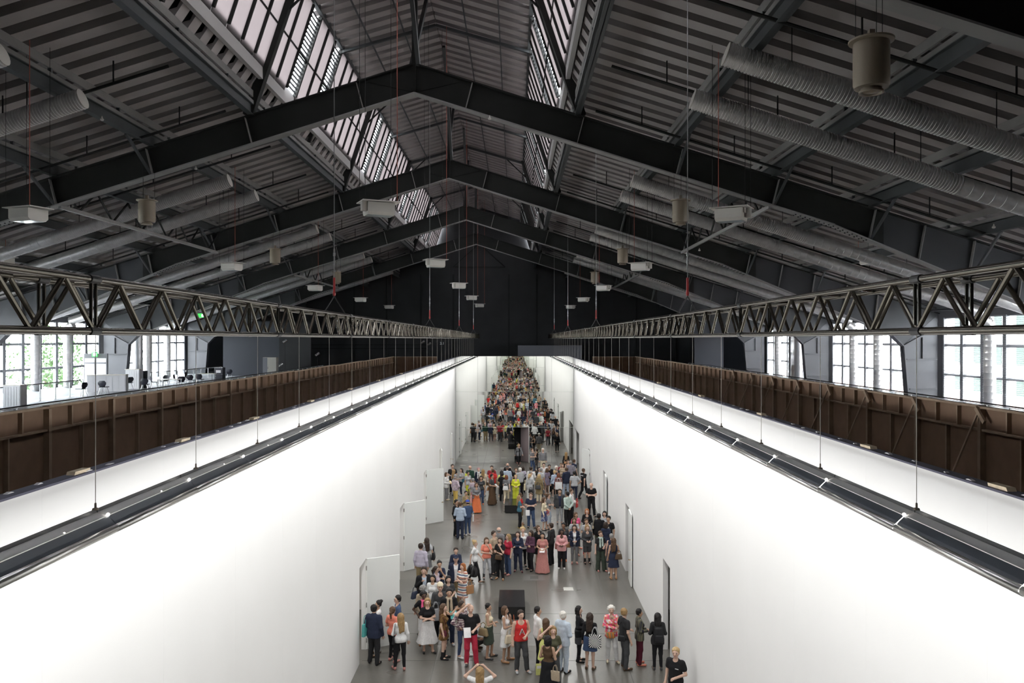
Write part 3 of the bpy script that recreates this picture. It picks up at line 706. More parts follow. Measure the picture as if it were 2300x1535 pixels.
# chain hoists: hung at every roof frame
def lathe_hook(mb, c):
    mb.lathe([(.0, .0), (.022, .01), (.028, .05), (.02, .09), (.0, .10)], c, 8)
for x, side, xt in ((LX_L, 'left', -1), (LX_R, 'right', 1)):
    for i in range(4):
        y = FR[i] * S; u = x / S + 4.05
        top = EYE + fbot(abs(u)) * S
        bot = TZ + TH + .30
        e = empty('hoist_chain', (x, y, bot), f'steel wire with red hook holding the {side} truss at the {ordn[i]} roof frame', 'hoist wire', 'truss suspension wires')
        MB().tube((0, 0, .1), (0, 0, top - bot), .008, 6).build('wire', M['chain'], e)
        hk = MB()
        for k in range(5): hk.tube((0, 0, .5 + k * .07), (0, 0, .56 + k * .07), .02 if k % 2 else .013, 8)
        hk.build('shackle', M['chain'], e); rh = MB(); lathe_hook(rh, (0, 0, 0.02)); rh.tube((0, 0, .10), (0, 0, .34), .02, 8); rh.build('hook', M['reddish'], e)
        sl = MB().tube((0, 0, .02), (-TH, -.05, -.28), .012, 6); sl.tube((0, 0, .02), (TH, .05, -.28), .012, 6); sl.build('sling', M['truss_dark'], e)
        if i == 0:
            b2 = MB().tube((0, 0, top - bot - .35), (0, 0, top - bot - .05), .022, 8); b2.build('beam_clamp', M['chain'], e)
# light lines
def light_line(x, sgn, side):
    """sgn: direction of the wall; the other side faces the corridor"""
    e = empty('light_line', (x, 35, LZ), f'long suspended linear light beside the {side} white wall', 'light', 'suspended light lines')
    ya = 3.0; ML = 1.5; n = 39
    c = -sgn                                           # corridor side
    def pr(poly, m, name): return MB().prism([(c * a, b) for a, b in poly], lambda p, q, t: (p, t, q), .006, ML - .006).mesh(name, m, smooth=False)
    top = pr([(-.10, .030), (-.055, .055), (-.045, .055), (-.045, -.02), (-.10, -.02)], M['fixture_dark'], 'outer_rim')
    chn = pr([(-.044, .030), (.030, .002), (.030, -.03), (-.044, -.03)], M['fixture_grey'], 'top_channel')
    lip = pr([(.031, .008), (.036, .008), (.036, -.03), (.031, -.03)], M['fixture_tube'], 'lip')
    fpts = [(.037, .002), (.080, -.040), (.104, -.068), (.085, -.075), (.037, -.05)]
    face = pr(fpts, M['fixture_face'], 'face')
    arc = [(.095 + .030 * math.cos(q), -.088 + .030 * math.sin(q)) for q in [math.radians(100 - 27 * k) for k in range(9)]]
    edge = pr(arc, M['fixture_tube'], 'polished_edge'); edge.polygons.foreach_set('use_smooth', [True] * len(edge.polygons))
    und = pr([(.098, -.117), (-.03, -.117), (-.03, -.123), (.098, -.123)], M['fixture_dark'], 'bottom_rim')
    gl = MB().prism([(c * a, b) for a, b in ((.030, .006), (.075, -.034), (.112, -.070), (.124, -.095), (.10, -.10), (.03, -.02))], lambda p, q, t: (p, t, q), -.0028, .0028).mesh('lamp_gap', M['glow'])
    dot = MB().lathe([(.001, -.014), (.012, -.008), (.014, 0), (.012, .008), (.001, .014)], (c * .036, 0, .012), 8).mesh('lamp_gap', M['glow'])
    for k in range(n):
        y = ya + k * ML - 35
        for nm, me in (('outer_rim', top), ('top_channel', chn), ('lip', lip), ('face', face), ('polished_edge', edge), ('bottom_rim', und)): link(nm, me, e, (0, y, 0))
        if side == 'right': link('lamp_gap', gl, e, (0, y, 0))
        link('lamp_gap', dot, e, (0, y, 0))
        if side == 'left': link('lamp_gap', dot, e, (0, y + .95, 0)).scale = (.5, .5, .5)
    wm = MB().tube((0, 0, 0), (0, 0, TZ - TH - LZ - .055), .0032, 5).mesh('suspension_wire', M['wire'])
    fm = MB().lathe([(.026, -.004), (.022, .008), (.009, .012), (.008, .045), (.004, .05)], (0, 0, 0), 8).mesh('wire_fitting', M['bronze'])
    k = 0; y = 4.1
    while y < 61.5:
        link('suspension_wire', wm, e, (sgn * .05, y - 35, .055)); link('wire_fitting', fm, e, (sgn * .05, y - 35, .055)); y += 1.885
light_line(LX_L, -1, 'left'); light_line(LX_R, 1, 'right')

# ================================================================== HANGING LAMPS
def downlight():
    e = empty('cylinder_downlight', (0, 0, 0), '', 'lamp', 'brown cylinder downlights')
    MB().lathe([(.10, 0), (.17, .03), (.17, .07), (.27, .075), (.29, .13), (.29, .80), (.285, .83)], (0, 0, 0), 28).build('body', M['bronze'], e, smooth=True)
    MB().lathe([(.285, .83), (.36, .845), (.365, .875), (.30, .885), (.05, .90)], (0, 0, 0), 28).build('rim', M['bronze'], e, smooth=True)
    MB().lathe([(.16, .018), (.17, -.01), (.20, -.012), (.20, .022)], (0, 0, 0), 24).build('lens_ring', M['bronze'], e, smooth=True)
    MB().box(-.045, .045, -.045, .045, .89, 1.05).build('junction_box', M['bronze'], e)
    for a in (0.4, 2.5, 4.6): MB().tube((.25 * math.cos(a), .25 * math.sin(a), .88), (.25 * math.cos(a), .25 * math.sin(a), 2.6), .006, 4).build('cable', M['steel'], e)
    return e
dl = downlight()
for i in range(4):
    for sgn, side in SIDES:
        o = dl if (i == 0 and sgn < 0) else copy_tree(dl)
        p = U(sgn * 10.7, 4.6, FR[i] - .35); o.location = p; o['label'] = f'brown cylinder downlight hanging on the {side} of the hall, {ordn[i]} from the camera'
def flood(cl_):
    e = empty('floodlight', (0, 0, 0), '', 'lamp', 'white box floodlights')
    MB().prism([(-.30, .10), (.30, .10), (.30, -.15), (.22, -.22), (-.22, -.22), (-.30, -.15)], lambda a, b, t: (t, a, b), -.36, .36).build('housing', M['ceil_white'], e)
    MB().box(-.52, .50, -.36, .36, .12, .145).build('top_plate', M['ceil_white'], e)
    MB().box(-.33, .33, -.19, .19, -.228, -.215).build('glass', M['lampglass'], e)
    MB().tube((-.42, -.1, .12), (-.42, -.1, -.13), .10, 14).build('ballast', M['ceil_white'], e, smooth=True)
    MB().box(-.40, -.30, -.16, .16, -.02, .11).build('bracket', M['ceil_white'], e)
    for a, b in ((-.45, -.3), (-.45, .3), (.42, .3)): MB().tube((a, b, .14), (a, b, cl_), .007, 4).build('cable', M['steel'], e)
    MB().tube((.42, -.3, .14), (.42, -.3, cl_), .010, 5).build('red_cable', M['redcable'], e)
    return e
fds = {}
for i in range(5):
    for u, nm in ((0, 'under the ridge'), (-10.45, 'left of the ridge'), (10.5, 'right of the ridge'), (-22.2, 'at the far left'), (22.3, 'at the far right')):
        if abs(u) > 20 and i in (0, 3, 4): continue
        kk = (u != 0) + (abs(u) > 20); nw = kk not in fds
        if nw: fds[kk] = flood((10.9, 4.5, .9)[kk])
        o = fds[kk] if nw else copy_tree(fds[kk])
        h = 3.92 if u == 0 else (3.75 if abs(u) < 20 else 4.05)
        t = FR[i] + 8.55; o.location = U(u, h, t); o.rotation_euler = (0, 0, math.radians({0: 25, -10.45: -20, 10.5: 150}.get(u, 200 if u > 0 else -10)))
        o['label'] = f'white box floodlight hung {nm}, {ordn[i]} in its row'
    
# ================================================================== BENCHES
for k in range(6):
    y = [27.5, 35.95, 44.3, 52.7, 19.1, 10.7][k]; b = empty('bench', (-.10, y + .95, 0), ['black block bench nearest the camera beside the queue', 'second black block bench, partly hidden by the middle queue', 'third black block bench, beside the person in the navy polo shirt', 'black block bench close to the mirrored end wall', 'black block bench below the frame, seen in the mirror', 'last black block bench below the camera, seen in the mirror'][k], 'bench', 'black benches down the middle of the corridor')
    bm = bmesh.new(); bmesh.ops.create_cube(bm, size=1); bmesh.ops.scale(bm, vec=(.92, 1.9, .40), verts=bm.verts); bmesh.ops.bevel(bm, geom=bm.edges[:], offset=.008, segments=2, affect='EDGES')
    me = bpy.data.meshes.new('seat_block'); bm.to_mesh(me); bm.free(); me.materials.append(M['blackgloss']); link('seat_block', me, b, (0, 0, .24))
    MB().box(-.42, .42, -.90, .90, 0, .04).build('plinth', M['black'], b)

sb_ = empty('bench', (5.5, 60.4, 0), 'black block bench inside the wide opening at the far right', 'bench', 'black benches down the middle of the corridor')
MB().box(-.5, .5, -.8, .8, .04, .44).build('seat_block', M['blackgloss'], sb_); MB().box(-.45, .45, -.75, .75, 0, .04).build('plinth', M['black'], sb_)
# ================================================================== LEFT GALLERY FURNITURE
def gpos(x, y, D=3.28):
    s = (y - VY) / D; return ((x - VX) / s, FPX / s, GAL_Z)
def chair(loc, rz, label):
    e = empty('shell_chair', loc, label, 'chair', 'dark shell chairs on the left gallery', rz=rz)
    MB().prism([(-.20, 0), (.22, -.01), (.24, .03), (.20, .035), (-.18, .03)], lambda a, b, t: (t, -a, .44 + b), -.21, .21).build('seat', M['chair'], e)
    bk = MB(); v = []; f = []
    prof = [(.17, .47), (.21, .52), (.235, .62), (.25, .72), (.255, .83)]; wd = [.13, .17, .23, .24, .15]
    for (y, z), wd_ in zip(prof, wd):
        for q in (-1, -.5, 0, .5, 1): v.append((wd_ * q, y - .05 * q * q, z))
    for r in range(4):
        for q in range(4): f.append((r * 5 + q, r * 5 + q + 1, (r + 1) * 5 + q + 1, (r + 1) * 5 + q))
    n = len(v); v += [(a, b + .02, c) for a, b, c in v]; f += [tuple(n + i for i in reversed(q)) for q in f]
    bk.add(v, f); bk.build('backrest', M['chair'], e, smooth=True)
    for sx in (-1, 1):
        for sy in (-1, 1): MB().tube((sx * .13, sy * .12, .44), (sx * .23, sy * .22, 0), .011, 6).build('leg', M['chrome'], e)
    return e
CH = [(183, 892, 80, 'turned sideways at the far left of the gallery'), (233, 887, 0, 'with its back to the camera beside the glass'), (288, 876, 70, 'sideways in front of the white counter'), (326, 880, 10, 'with its back just above the handrail, left of the wooden table'),
      (347, 874, -60, 'at the left end of the near wooden table'), (369, 871, 170, 'behind the near wooden table'), (398, 868, -80, 'at the right end of the near wooden table'), (412, 861, 90, 'with a tall back beside the balustrade'),
      (408, 874, 20, 'low at the handrail, right of the near table'), (429, 869, 0, 'at the handrail, first of two side by side'), (449, 867, 0, 'at the handrail, second of two side by side'), (516, 853, 10, 'at the right end of the far table')]
for x, y, a, t in CH: chair(gpos(x, y), math.radians(180 + a), f'dark shell chair {t}')
def table(x0, x1, y, ln, label):
    p = gpos((x0 + x1) / 2, y); e = empty('wooden_table', p, label, 'table', 'tables on the left gallery')
    w = (x1 - x0) / ((y - VY) / 3.28) / 2
    MB().box(-w, w, -ln, ln, .71, .74).build('table_top', M['tabletop'], e)
    for sx in (-1, 1):
        for sy in (-1, 1): MB().box(sx * w * .9 - .02, sx * w * .9 + .02, sy * ln * .85 - .02, sy * ln * .85 + .02, 0, .71).build('leg', M['chrome'], e)
table(358, 404, 878, .4, 'pale wooden table among the dark chairs near the handrail'); table(446, 482, 862, .4, 'long pale wooden table in front of the flight case')
# counters
def counter(x0, x1, y, h, dep, label, rz=0):
    p = gpos((x0 + x1) / 2, y); e = empty('white_counter', p, label, 'counter', 'white counters on the left gallery', rz=rz); w = (x1 - x0) / ((y - VY) / 3.28) / 2
    MB().box(-w, w, -.02, .02, 0, h - .04).build('front_panel', M['whitepanel'], e); MB().box(-w - .03, w + .03, -.05, dep, h - .04, h).build('counter_top', M['tabletop'], e)
    for s in (-1, 1): MB().box(s * w - .02, s * w + .02, .02, dep - .03, 0, h - .04).build('side_panel', M['whitepanel'], e)
    for k in range(6): MB().box(-w + 2 * w * k / 6 + .03, -w + 2 * w * (k + 1) / 6 - .03, -.028, -.02, .06, h - .1).build('slat', M['whitepanel'], e)
counter(200, 279, 880, 1.05, .6, 'white counter with a pale top in front of the grey exit door', rz=.25); counter(282, 313, 874, 1.3, .5, 'tall white counter beside the black equipment rack'); counter(8, 46, 917, 1.1, .5, 'white counter behind the glass at the far left')
def rack():
    p = gpos(321, 872); e = empty('equipment_rack', p, 'black equipment rack with small blue and red lights', 'rack')
    MB().box(-.2, .2, -.25, .25, 0, 1.15).build('cabinet', M['black'], e)
    for k in range(6):
        MB().box(-.18, .18, -.27, -.25, .1 + k * .17, .23 + k * .17).build('unit', M['chair'], e)
        MB().box(-.15, -.05, -.28, -.27, .14 + k * .17, .19 + k * .17).build('indicator', M['led_red' if k in (0, 2) else 'led_blue'], e)
rack()
def flightcase():
    p = gpos(494, 860); e = empty('flight_case', p, 'black flight case with metal edges beside the balustrade', 'flight case')
    MB().box(-.3, .3, -.3, .3, .1, 1.15).build('case', M['chair'], e)
    for z in (.1, .62, 1.13): MB().box(-.32, .32, -.32, .32, z, z + .03).build('metal_edge', M['chrome'], e)
    for sx in (-1, 1):
        for sy in (-1, 1): MB().lathe([(.04, 0), (.05, .03), (.04, .1)], (sx * .22, sy * .22, 0), 8).build('caster', M['black'], e)
    MB().box(-.18, .18, -.335, -.32, .75, .95).build('label_plate', M['post'], e)
flightcase()
def cabinet():
    p = gpos(608, 850); s = (850 - VY) / 3.28; e = empty('beige_cabinet', p, 'tall beige cabinet in front of the dark partition', 'cabinet')
    w = 15 / s; h = (850 - 803) / s
    MB().box(-w, w, -.3, .3, .06, h).build('body', M['beige'], e); MB().box(-.35 * w + .01, w, -.33, -.3, .08, h - .02).build('door', M['beige'], e); MB().box(-w, -.35 * w, -.33, -.3, .08, h - .02).build('door', M['greybox'], e)
    MB().box(-w + .02, w - .02, -.28, .28, 0, .06).build('plinth', M['black'], e); MB().box(-.25 * w, -.2 * w, -.36, -.33, h * .45, h * .55).build('handle', M['chrome'], e)
cabinet()
# dark partitions
def wpart(name, x0, x1, Y, h1, m, label):
    s = FPX / Y; tag(MB().box((x0 - VX) / s, (x1 - VX) / s, Y, Y + .15, GAL_Z, EYE + h1).build(name, m), label, kind='structure')
wpart('wall_partition_left', 501, 627, 71.0, 1.6, M['bluegrey'], 'blue-black partition wall on the left gallery behind the cabinet')
wpart('wall_partition_black', 627, 698, 70.0, 1.5, M['black'], 'black curtain wall beside the blue-black partition')
wpart('wall_partition_right', 1560, 1625, 74.0, 1.5, M['bluegrey'], 'dark partition on the right gallery near the end wall')
# stage spotlights on stands
def spot(x, y, Y, label):
    s = FPX / Y; X, Z = (x - VX) / s, EYE - (y - VY) / s; e = empty('stage_spotlight', (X, Y, GAL_Z), label, 'spotlight', 'stage lights on the left gallery')
    h = Z - GAL_Z; MB().tube((0, 0, .05), (0, 0, h - .1), .015, 6).build('stand', M['steel'], e)
    for a in range(3): MB().tube((0, 0, .35), (.4 * math.cos(a * 2.09), .4 * math.sin(a * 2.09), 0), .012, 6).build('leg', M['steel'], e)
    hd = MB().tube((-.16, -.1, -.10), (.12, .1, .12), .10, 12, .13); hd.build('head', M['chrome'], e).location = (0, 0, h)
    MB().beam((-.16, 0, h - .1), (-.16, 0, h + .08), .02, .03).build('yoke', M['chrome'], e)
spot(640, 768, 67, 'stage spotlight on a tall stand in front of the black curtain'); spot(713, 797, 68, 'stage spotlight on a stand right of the black curtain'); spot(631, 821, 66, 'low stage spotlight beside the beige cabinet')
spot(950, 770, 78, 'tall stage spotlight against the far wall, first of two'); spot(964, 774, 80, 'tall stage spotlight against the far wall, second of two')
# exit door, signs, foil wrapped ducts
def exit_door():
    s = FPX / 55.6; X = -29.6
    Y = 55.0; s = FPX / Y
    e = empty('door_16', ((215 - VX) / s, Y, GAL_Z), 'grey double exit door below the windows on the left gallery', kind='structure')
    w = 26 / s; h = (855 - 781) / s
    MB().box(-w, w, 0, .12, 0, h).build('door_panel', M['hall_wall'], e)
    for k in (-1, 1):
        MB().box(k * w * .5 - w * .42, k * w * .5 + w * .42, -.03, 0, .1, h * .86).build('door_leaf', M['whitepanel'], e); MB().box(k * w * .5 - .3, k * w * .5 + .3, -.1, -.03, h * .70, h * .70 + .07).build('door_closer', M['greybox'], e)
    x = tag(MB().box(-.17, .17, -.06, 0, -.17, .17).build('exit_sign', M['greenlit']), 'lit green exit sign above the grey exit door', 'sign', 'green exit signs'); x.location = (e.location.x, Y - .1, EYE - (796 - VY) / s)
    for k in (-.08, .02): MB().box(k - .025, k + .025, -.065, -.06, -.12, .12).build('pictogram', M['whitelit'], x)
    MB().box(.06, .12, -.065, -.06, -.10, .08).build('pictogram', M['whitelit'], x)
exit_door()
x = tag(MB().box(-.30, .30, -.05, .05, -.15, .15).build('exit_sign', M['greenlit']), 'lit green exit sign hanging behind the left truss', 'sign', 'green exit signs'); s = FPX / 62; x.location = ((452 - VX) / s, 62, EYE - (709 - VY) / s)
MB().box(.05, .22, -.06, -.05, -.10, .10).build('pictogram', M['whitelit'], x)
s = FPX / 40; x = tag(MB().box(-.35, .35, -.05, .05, -.16, .16).build('exit_sign', M['green']), 'unlit green exit sign behind the right truss', 'sign', 'green exit signs'); x.location = ((2151 - VX) / s, 40, EYE - (632 - VY) / s)
MB().box(-.34, .34, -.055, -.05, .10, .15).build('frame', M['post'], x)
for (x0, x1, y0, Y, m, lab) in ((299, 320, 764, 62.5, 'foil', 'crumpled silver foil wrapped duct beside the left column'), (320, 341, 762, 64.5, 'duct', 'dark shaded upright duct beside the foil wrapped one'), (1772, 1802, 752, 62.0, 'foil', 'silver foil wrapped upright duct beside the right column')):
    s = FPX / Y; r = (x1 - x0) / 2 / s; X = ((x0 + x1) / 2 - VX) / s; zt = EYE - (y0 - VY) / s
    mb = MB(); rr = random.Random(5); prof = []
    z = 0
    while z < zt - GAL_Z + .6: prof.append((r * rr.uniform(.95, 1.03), z)); z += .12
    prof.append((r * .35, z + .15)); mb.lathe(prof, (0, 0, 0), 16); o = tag(mb.build('wrapped_duct', M[m], smooth=True), lab, 'duct', 'upright wrapped ducts'); o.location = (X, Y, GAL_Z)
# small smoke detectors on the girders
for k, (x, y, Y) in enumerate(((1752, 43, 21), (229, 268, 25), (440, 379, 32), (1100, 266, 26), (1571, 562, 40), (2232, 510, 26))):
    s = FPX / Y; mb = MB().lathe([(.02, -.05), (.05, -.04), (.06, 0), (.03, .03), (.01, .10)], (0, 0, 0), 10); o = tag(mb.build('smoke_detector', M['ceil_white'], smooth=True), f'small white smoke detector below the roof, {["right, topmost","left, beside the duct end","left, below the near frame flange","centre, on the near frame","right, in the middle distance","far right, under a girder"][k]}', 'detector', 'smoke detectors')
    o.location = ((x - VX) / s, Y, EYE - (y - VY) / s)
# ================================================================== PEOPLE
def objmat(name, rough=.8, noise=None, pattern=None, spec=.3):
    m = mat(name, (.5, .5, .5), rough, noise=noise, objcol=True, spec=spec)
    return m
M['skin'] = objmat('skin', .5); M['hair'] = objmat('hair', .55, (60, .25)); M['cloth'] = objmat('cloth', .85, (25, .10), spec=.2)
M['leather'] = objmat('leather', .45, (40, .12)); M['eye'] = mat('dark_eye', (.03, .02, .02), .3); M['lip'] = mat('lips', (.42, .17, .15), .5)
def pattern_mat(name, kind, c1, c2, c3=None):
    m = mat(name, c1, .85, spec=.2); nt = m.node_tree; p = nt.nodes['Principled BSDF']; tc = nt.nodes.new('ShaderNodeTexCoord'); sp = nt.nodes.new('ShaderNodeSeparateXYZ'); nt.links.new(tc.outputs['Object'], sp.inputs[0])
    def math_(op, a, b=None):
        n = nt.nodes.new('ShaderNodeMath'); n.operation = op
        for k, v in enumerate((a, b)):
            if v is None: continue
            if isinstance(v, (int, float)): n.inputs[k].default_value = v
            else: nt.links.new(v, n.inputs[k])
        return n.outputs[0]
    def mix(f, a, b):
        n = nt.nodes.new('ShaderNodeMix'); n.data_type = 'RGBA'; nt.links.new(f, n.inputs[0])
        for k, v in ((6, a), (7, b)):
            if isinstance(v, tuple): n.inputs[k].default_value = (*v, 1)
            else: nt.links.new(v, n.inputs[k])
        return n.outputs[2]
    c3 = c3 or c2
    if kind == 'stripes_h': o = mix(math_('GREATER_THAN', math_('FRACT', math_('MULTIPLY', sp.outputs[2], 11)), .5), c1, mix(math_('GREATER_THAN', math_('FRACT', math_('MULTIPLY', sp.outputs[2], 5.5)), .5), c2, c3))
    elif kind == 'stripes_v': o = mix(math_('GREATER_THAN', math_('FRACT', math_('MULTIPLY', math_('ADD', sp.outputs[0], sp.outputs[1]), 14)), .55), c1, mix(math_('GREATER_THAN', math_('FRACT', math_('MULTIPLY', sp.outputs[0], 7)), .5), c2, c3))
    elif kind == 'plaid':
        a = math_('GREATER_THAN', math_('FRACT', math_('MULTIPLY', sp.outputs[2], 14)), .55); b = math_('GREATER_THAN', math_('FRACT', math_('MULTIPLY', math_('ADD', sp.outputs[0], sp.outputs[1]), 14)), .55)
        o = mix(a, mix(b, c1, c3), mix(b, c3, c2))
    elif kind == 'flowers':
        v = nt.nodes.new('ShaderNodeTexVoronoi'); v.inputs['Scale'].default_value = 16; nt.links.new(tc.outputs['Object'], v.inputs['Vector']); s2 = nt.nodes.new('ShaderNodeSeparateXYZ'); nt.links.new(v.outputs['Color'], s2.inputs[0])
        o = mix(math_('GREATER_THAN', s2.outputs[0], .45), c1, mix(math_('GREATER_THAN', s2.outputs[1], .5), c2, c3))
    elif kind == 'rays':
        at = math_('ARCTAN2', sp.outputs[2], sp.outputs[0]); o = mix(math_('GREATER_THAN', math_('FRACT', math_('MULTIPLY', at, 3.5)), .5), c1, c2)
    nt.links.new(o, p.inputs['Base Color']); return m
PAT = {
    'striped': pattern_mat('cloth_stripes', 'stripes_h', (.75, .72, .66), (.12, .16, .25), (.55, .22, .16)),
    'plaid_red': pattern_mat('cloth_plaid_red', 'plaid', (.70, .66, .62), (.10, .06, .09), (.30, .20, .22)),
    'plaid_green': pattern_mat('cloth_plaid_green', 'plaid', (.03, .09, .05), (.02, .025, .03), (.02, .05, .04)),
    'plaid_grey': pattern_mat('cloth_plaid_grey', 'plaid', (.34, .35, .40), (.18, .15, .18), (.25, .22, .26)),
    'plaid_blue': pattern_mat('cloth_plaid_blue', 'plaid', (.18, .20, .34), (.30, .10, .10), (.30, .28, .34)),
    'flowers': pattern_mat('cloth_flowers', 'flowers', (.80, .12, .22), (.80, .70, .68), (.78, .35, .20)),
    'brown_print': pattern_mat('cloth_brown_print', 'flowers', (.16, .09, .035), (.10, .05, .02), (.24, .14, .05)),
    'stripe_jacket': pattern_mat('cloth_stripe_jacket', 'stripes_v', (.10, .10, .075), (.03, .03, .045), (.20, .18, .12)),
    'lavender_print': pattern_mat('cloth_lavender_print', 'flowers', (.50, .42, .46), (.38, .30, .40), (.56, .50, .52)),
    'knit': pattern_mat('cloth_knit', 'stripes_h', (.24, .06, .06), (.10, .14, .15), (.30, .24, .22)),
    'skirt_blue': pattern_mat('cloth_blue_print', 'flowers', (.07, .09, .19), (.30, .32, .40), (.05, .06, .14)),
    'legging_print': pattern_mat('cloth_legging_print', 'flowers', (.14, .12, .11), (.24, .20, .18), (.08, .07, .07)),
    'union': pattern_mat('cloth_red_white_blue', 'flowers', (.58, .12, .08), (.65, .60, .55), (.07, .09, .30)),
    'multi': pattern_mat('bag_patchwork', 'stripes_v', (.55, .10, .06), (.15, .30, .12), (.55, .40, .06)),
    'rays': pattern_mat('bag_black_white_rays', 'rays', (.02, .02, .02), (.78, .78, .76)),
}
# ---- signed distance modelling: smooth union of tapered capsules -> surface nets
def sdf_grid(prims, cuts, h, pad=.04, nz=None):
    lo = np.min([np.minimum(p[0], p[1]) - max(p[2], p[3]) * 1.05 - .01 for p in prims], 0) - pad
    hi = np.max([np.maximum(p[0], p[1]) + max(p[2], p[3]) * 1.05 + .01 for p in prims], 0) + pad
    n = np.ceil((hi - lo) / h).astype(int) + 1
    ax = [lo[k] + h * np.arange(n[k]) for k in range(3)]
    F = np.full(n, .3, np.float32)
    for a, b, ra, rb, ys, k in prims:
        R = max(ra, rb) + k + .03; sl = []
        for d in range(3):
            i0 = max(0, int((min(a[d], b[d]) - R - lo[d]) / h)); i1 = min(n[d], int((max(a[d], b[d]) + R - lo[d]) / h) + 2); sl.append(slice(i0, i1))
        X = ax[0][sl[0]][:, None, None].astype(np.float32); Y = ax[1][sl[1]][None, :, None].astype(np.float32); Z = ax[2][sl[2]][None, None, :].astype(np.float32)
        A = np.array([a[0], a[1] * ys, a[2]]); D = np.array([b[0], b[1] * ys, b[2]]) - A; dd = max(float(D @ D), 1e-9)
        px, py, pz = X - A[0], Y * ys - A[1], Z - A[2]
        t = np.clip((px * D[0] + py * D[1] + pz * D[2]) / dd, 0, 1)
        dist = np.sqrt((px - t * D[0]) ** 2 + (py - t * D[1]) ** 2 + (pz - t * D[2]) ** 2) - (ra + (rb - ra) * t)
        f = F[tuple(sl)]; hh = np.maximum(k - np.abs(f - dist), 0) / k
        F[tuple(sl)] = np.minimum(f, dist) - hh * hh * k * .25
    if nz:
        X = ax[0][:, None, None]; Y = ax[1][None, :, None]; Z = ax[2][None, None, :]
        if nz[0] == 'folds': F = F + nz[1] * (np.sin(31 * X + 9 * Z + 2.2 * np.sin(7 * Z)) * np.sin(27 * Y - 8 * Z + 1.0) + .7 * np.sin(24 * Z + 13 * X + 9 * Y))
        else: F = F + nz[1] * (np.sin(95 * X + 3 * np.sin(11 * Z)) * np.sin(85 * Y + 2 * np.sin(13 * Z + 1)) + .5 * np.sin(70 * Z + 40 * X))
    if cuts:
        X = ax[0][:, None, None]; Y = ax[1][None, :, None]; Z = ax[2][None, None, :]
        for c in cuts:
            if c[0] == 'p': F = np.maximum(F, (X - c[1][0]) * c[2][0] + (Y - c[1][1]) * c[2][1] + (Z - c[1][2]) * c[2][2])
            elif c[0] == 's': F = np.maximum(F, c[2] - np.sqrt((X - c[1][0]) ** 2 + (Y - c[1][1]) ** 2 + (Z - c[1][2]) ** 2))
            elif c[0] == 'w': F = np.maximum(F, np.minimum(np.minimum(c[1] + .10 * np.clip(Z - c[3], 0, .3) - np.abs(X), -.02 - Y), c[2] - 0 * Z))
            elif c[0] == 'f': F = np.maximum(F, np.minimum((Y - c[1][1]) * -1 * 1.0, 9) * 0 + np.where((Y < c[1][1]) & (Z < c[1][2]) & (np.abs(X) < c[1][0]), .02, -1))
    return F.astype(np.float32), lo, h
EDG = [(0, 1), (2, 3), (4, 5), (6, 7), (0, 2), (1, 3), (4, 6), (5, 7), (0, 4), (1, 5), (2, 6), (3, 7)]
def surface_nets(F, lo, h):
    S_ = F < 0; nx, ny, nz = F.shape
    cs = [(i, j, k) for i in (0, 1) for j in (0, 1) for k in (0, 1)]
    cnt = sum(S_[i:nx - 1 + i, j:ny - 1 + j, k:nz - 1 + k].astype(np.int8) for i, j, k in cs)
    act = np.argwhere((cnt > 0) & (cnt < 8))
    V = np.stack([F[act[:, 0] + i, act[:, 1] + j, act[:, 2] + k] for i, j, k in cs], 1); C = np.array(cs, float)
    acc = np.zeros((len(act), 3)); num = np.zeros(len(act))
    for a, b in EDG:
        va, vb = V[:, a], V[:, b]; m = (va < 0) != (vb < 0); t = np.where(m, va / np.where(m, va - vb, 1), 0)
        acc += np.where(m[:, None], C[a] + t[:, None] * (C[b] - C[a]), 0); num += m
    P = lo + h * (act + acc / num[:, None])
    idx = -np.ones((nx - 1, ny - 1, nz - 1), int); idx[tuple(act.T)] = np.arange(len(act)); Q = []
    for d in range(3):
        sl0 = [slice(None)] * 3; sl1 = [slice(None)] * 3; sl0[d] = slice(0, -1); sl1[d] = slice(1, None)
        e = S_[tuple(sl0)] != S_[tuple(sl1)]; a = np.argwhere(e); d1, d2 = (d + 1) % 3, (d + 2) % 3
        ok = (a[:, d1] > 0) & (a[:, d2] > 0) & (a[:, d1] < F.shape[d1] - 1) & (a[:, d2] < F.shape[d2] - 1); a = a[ok]
        if not len(a): continue
        o1 = np.zeros(3, int); o1[d1] = 1; o2 = np.zeros(3, int); o2[d2] = 1
        q = np.stack([idx[tuple((a - o1 - o2).T)], idx[tuple((a - o2).T)], idx[tuple(a.T)], idx[tuple((a - o1).T)]], 1)
        inside = S_[tuple(a.T)]; q[~inside] = q[~inside][:, ::-1]; Q.append(q)
    return P, np.concatenate(Q)
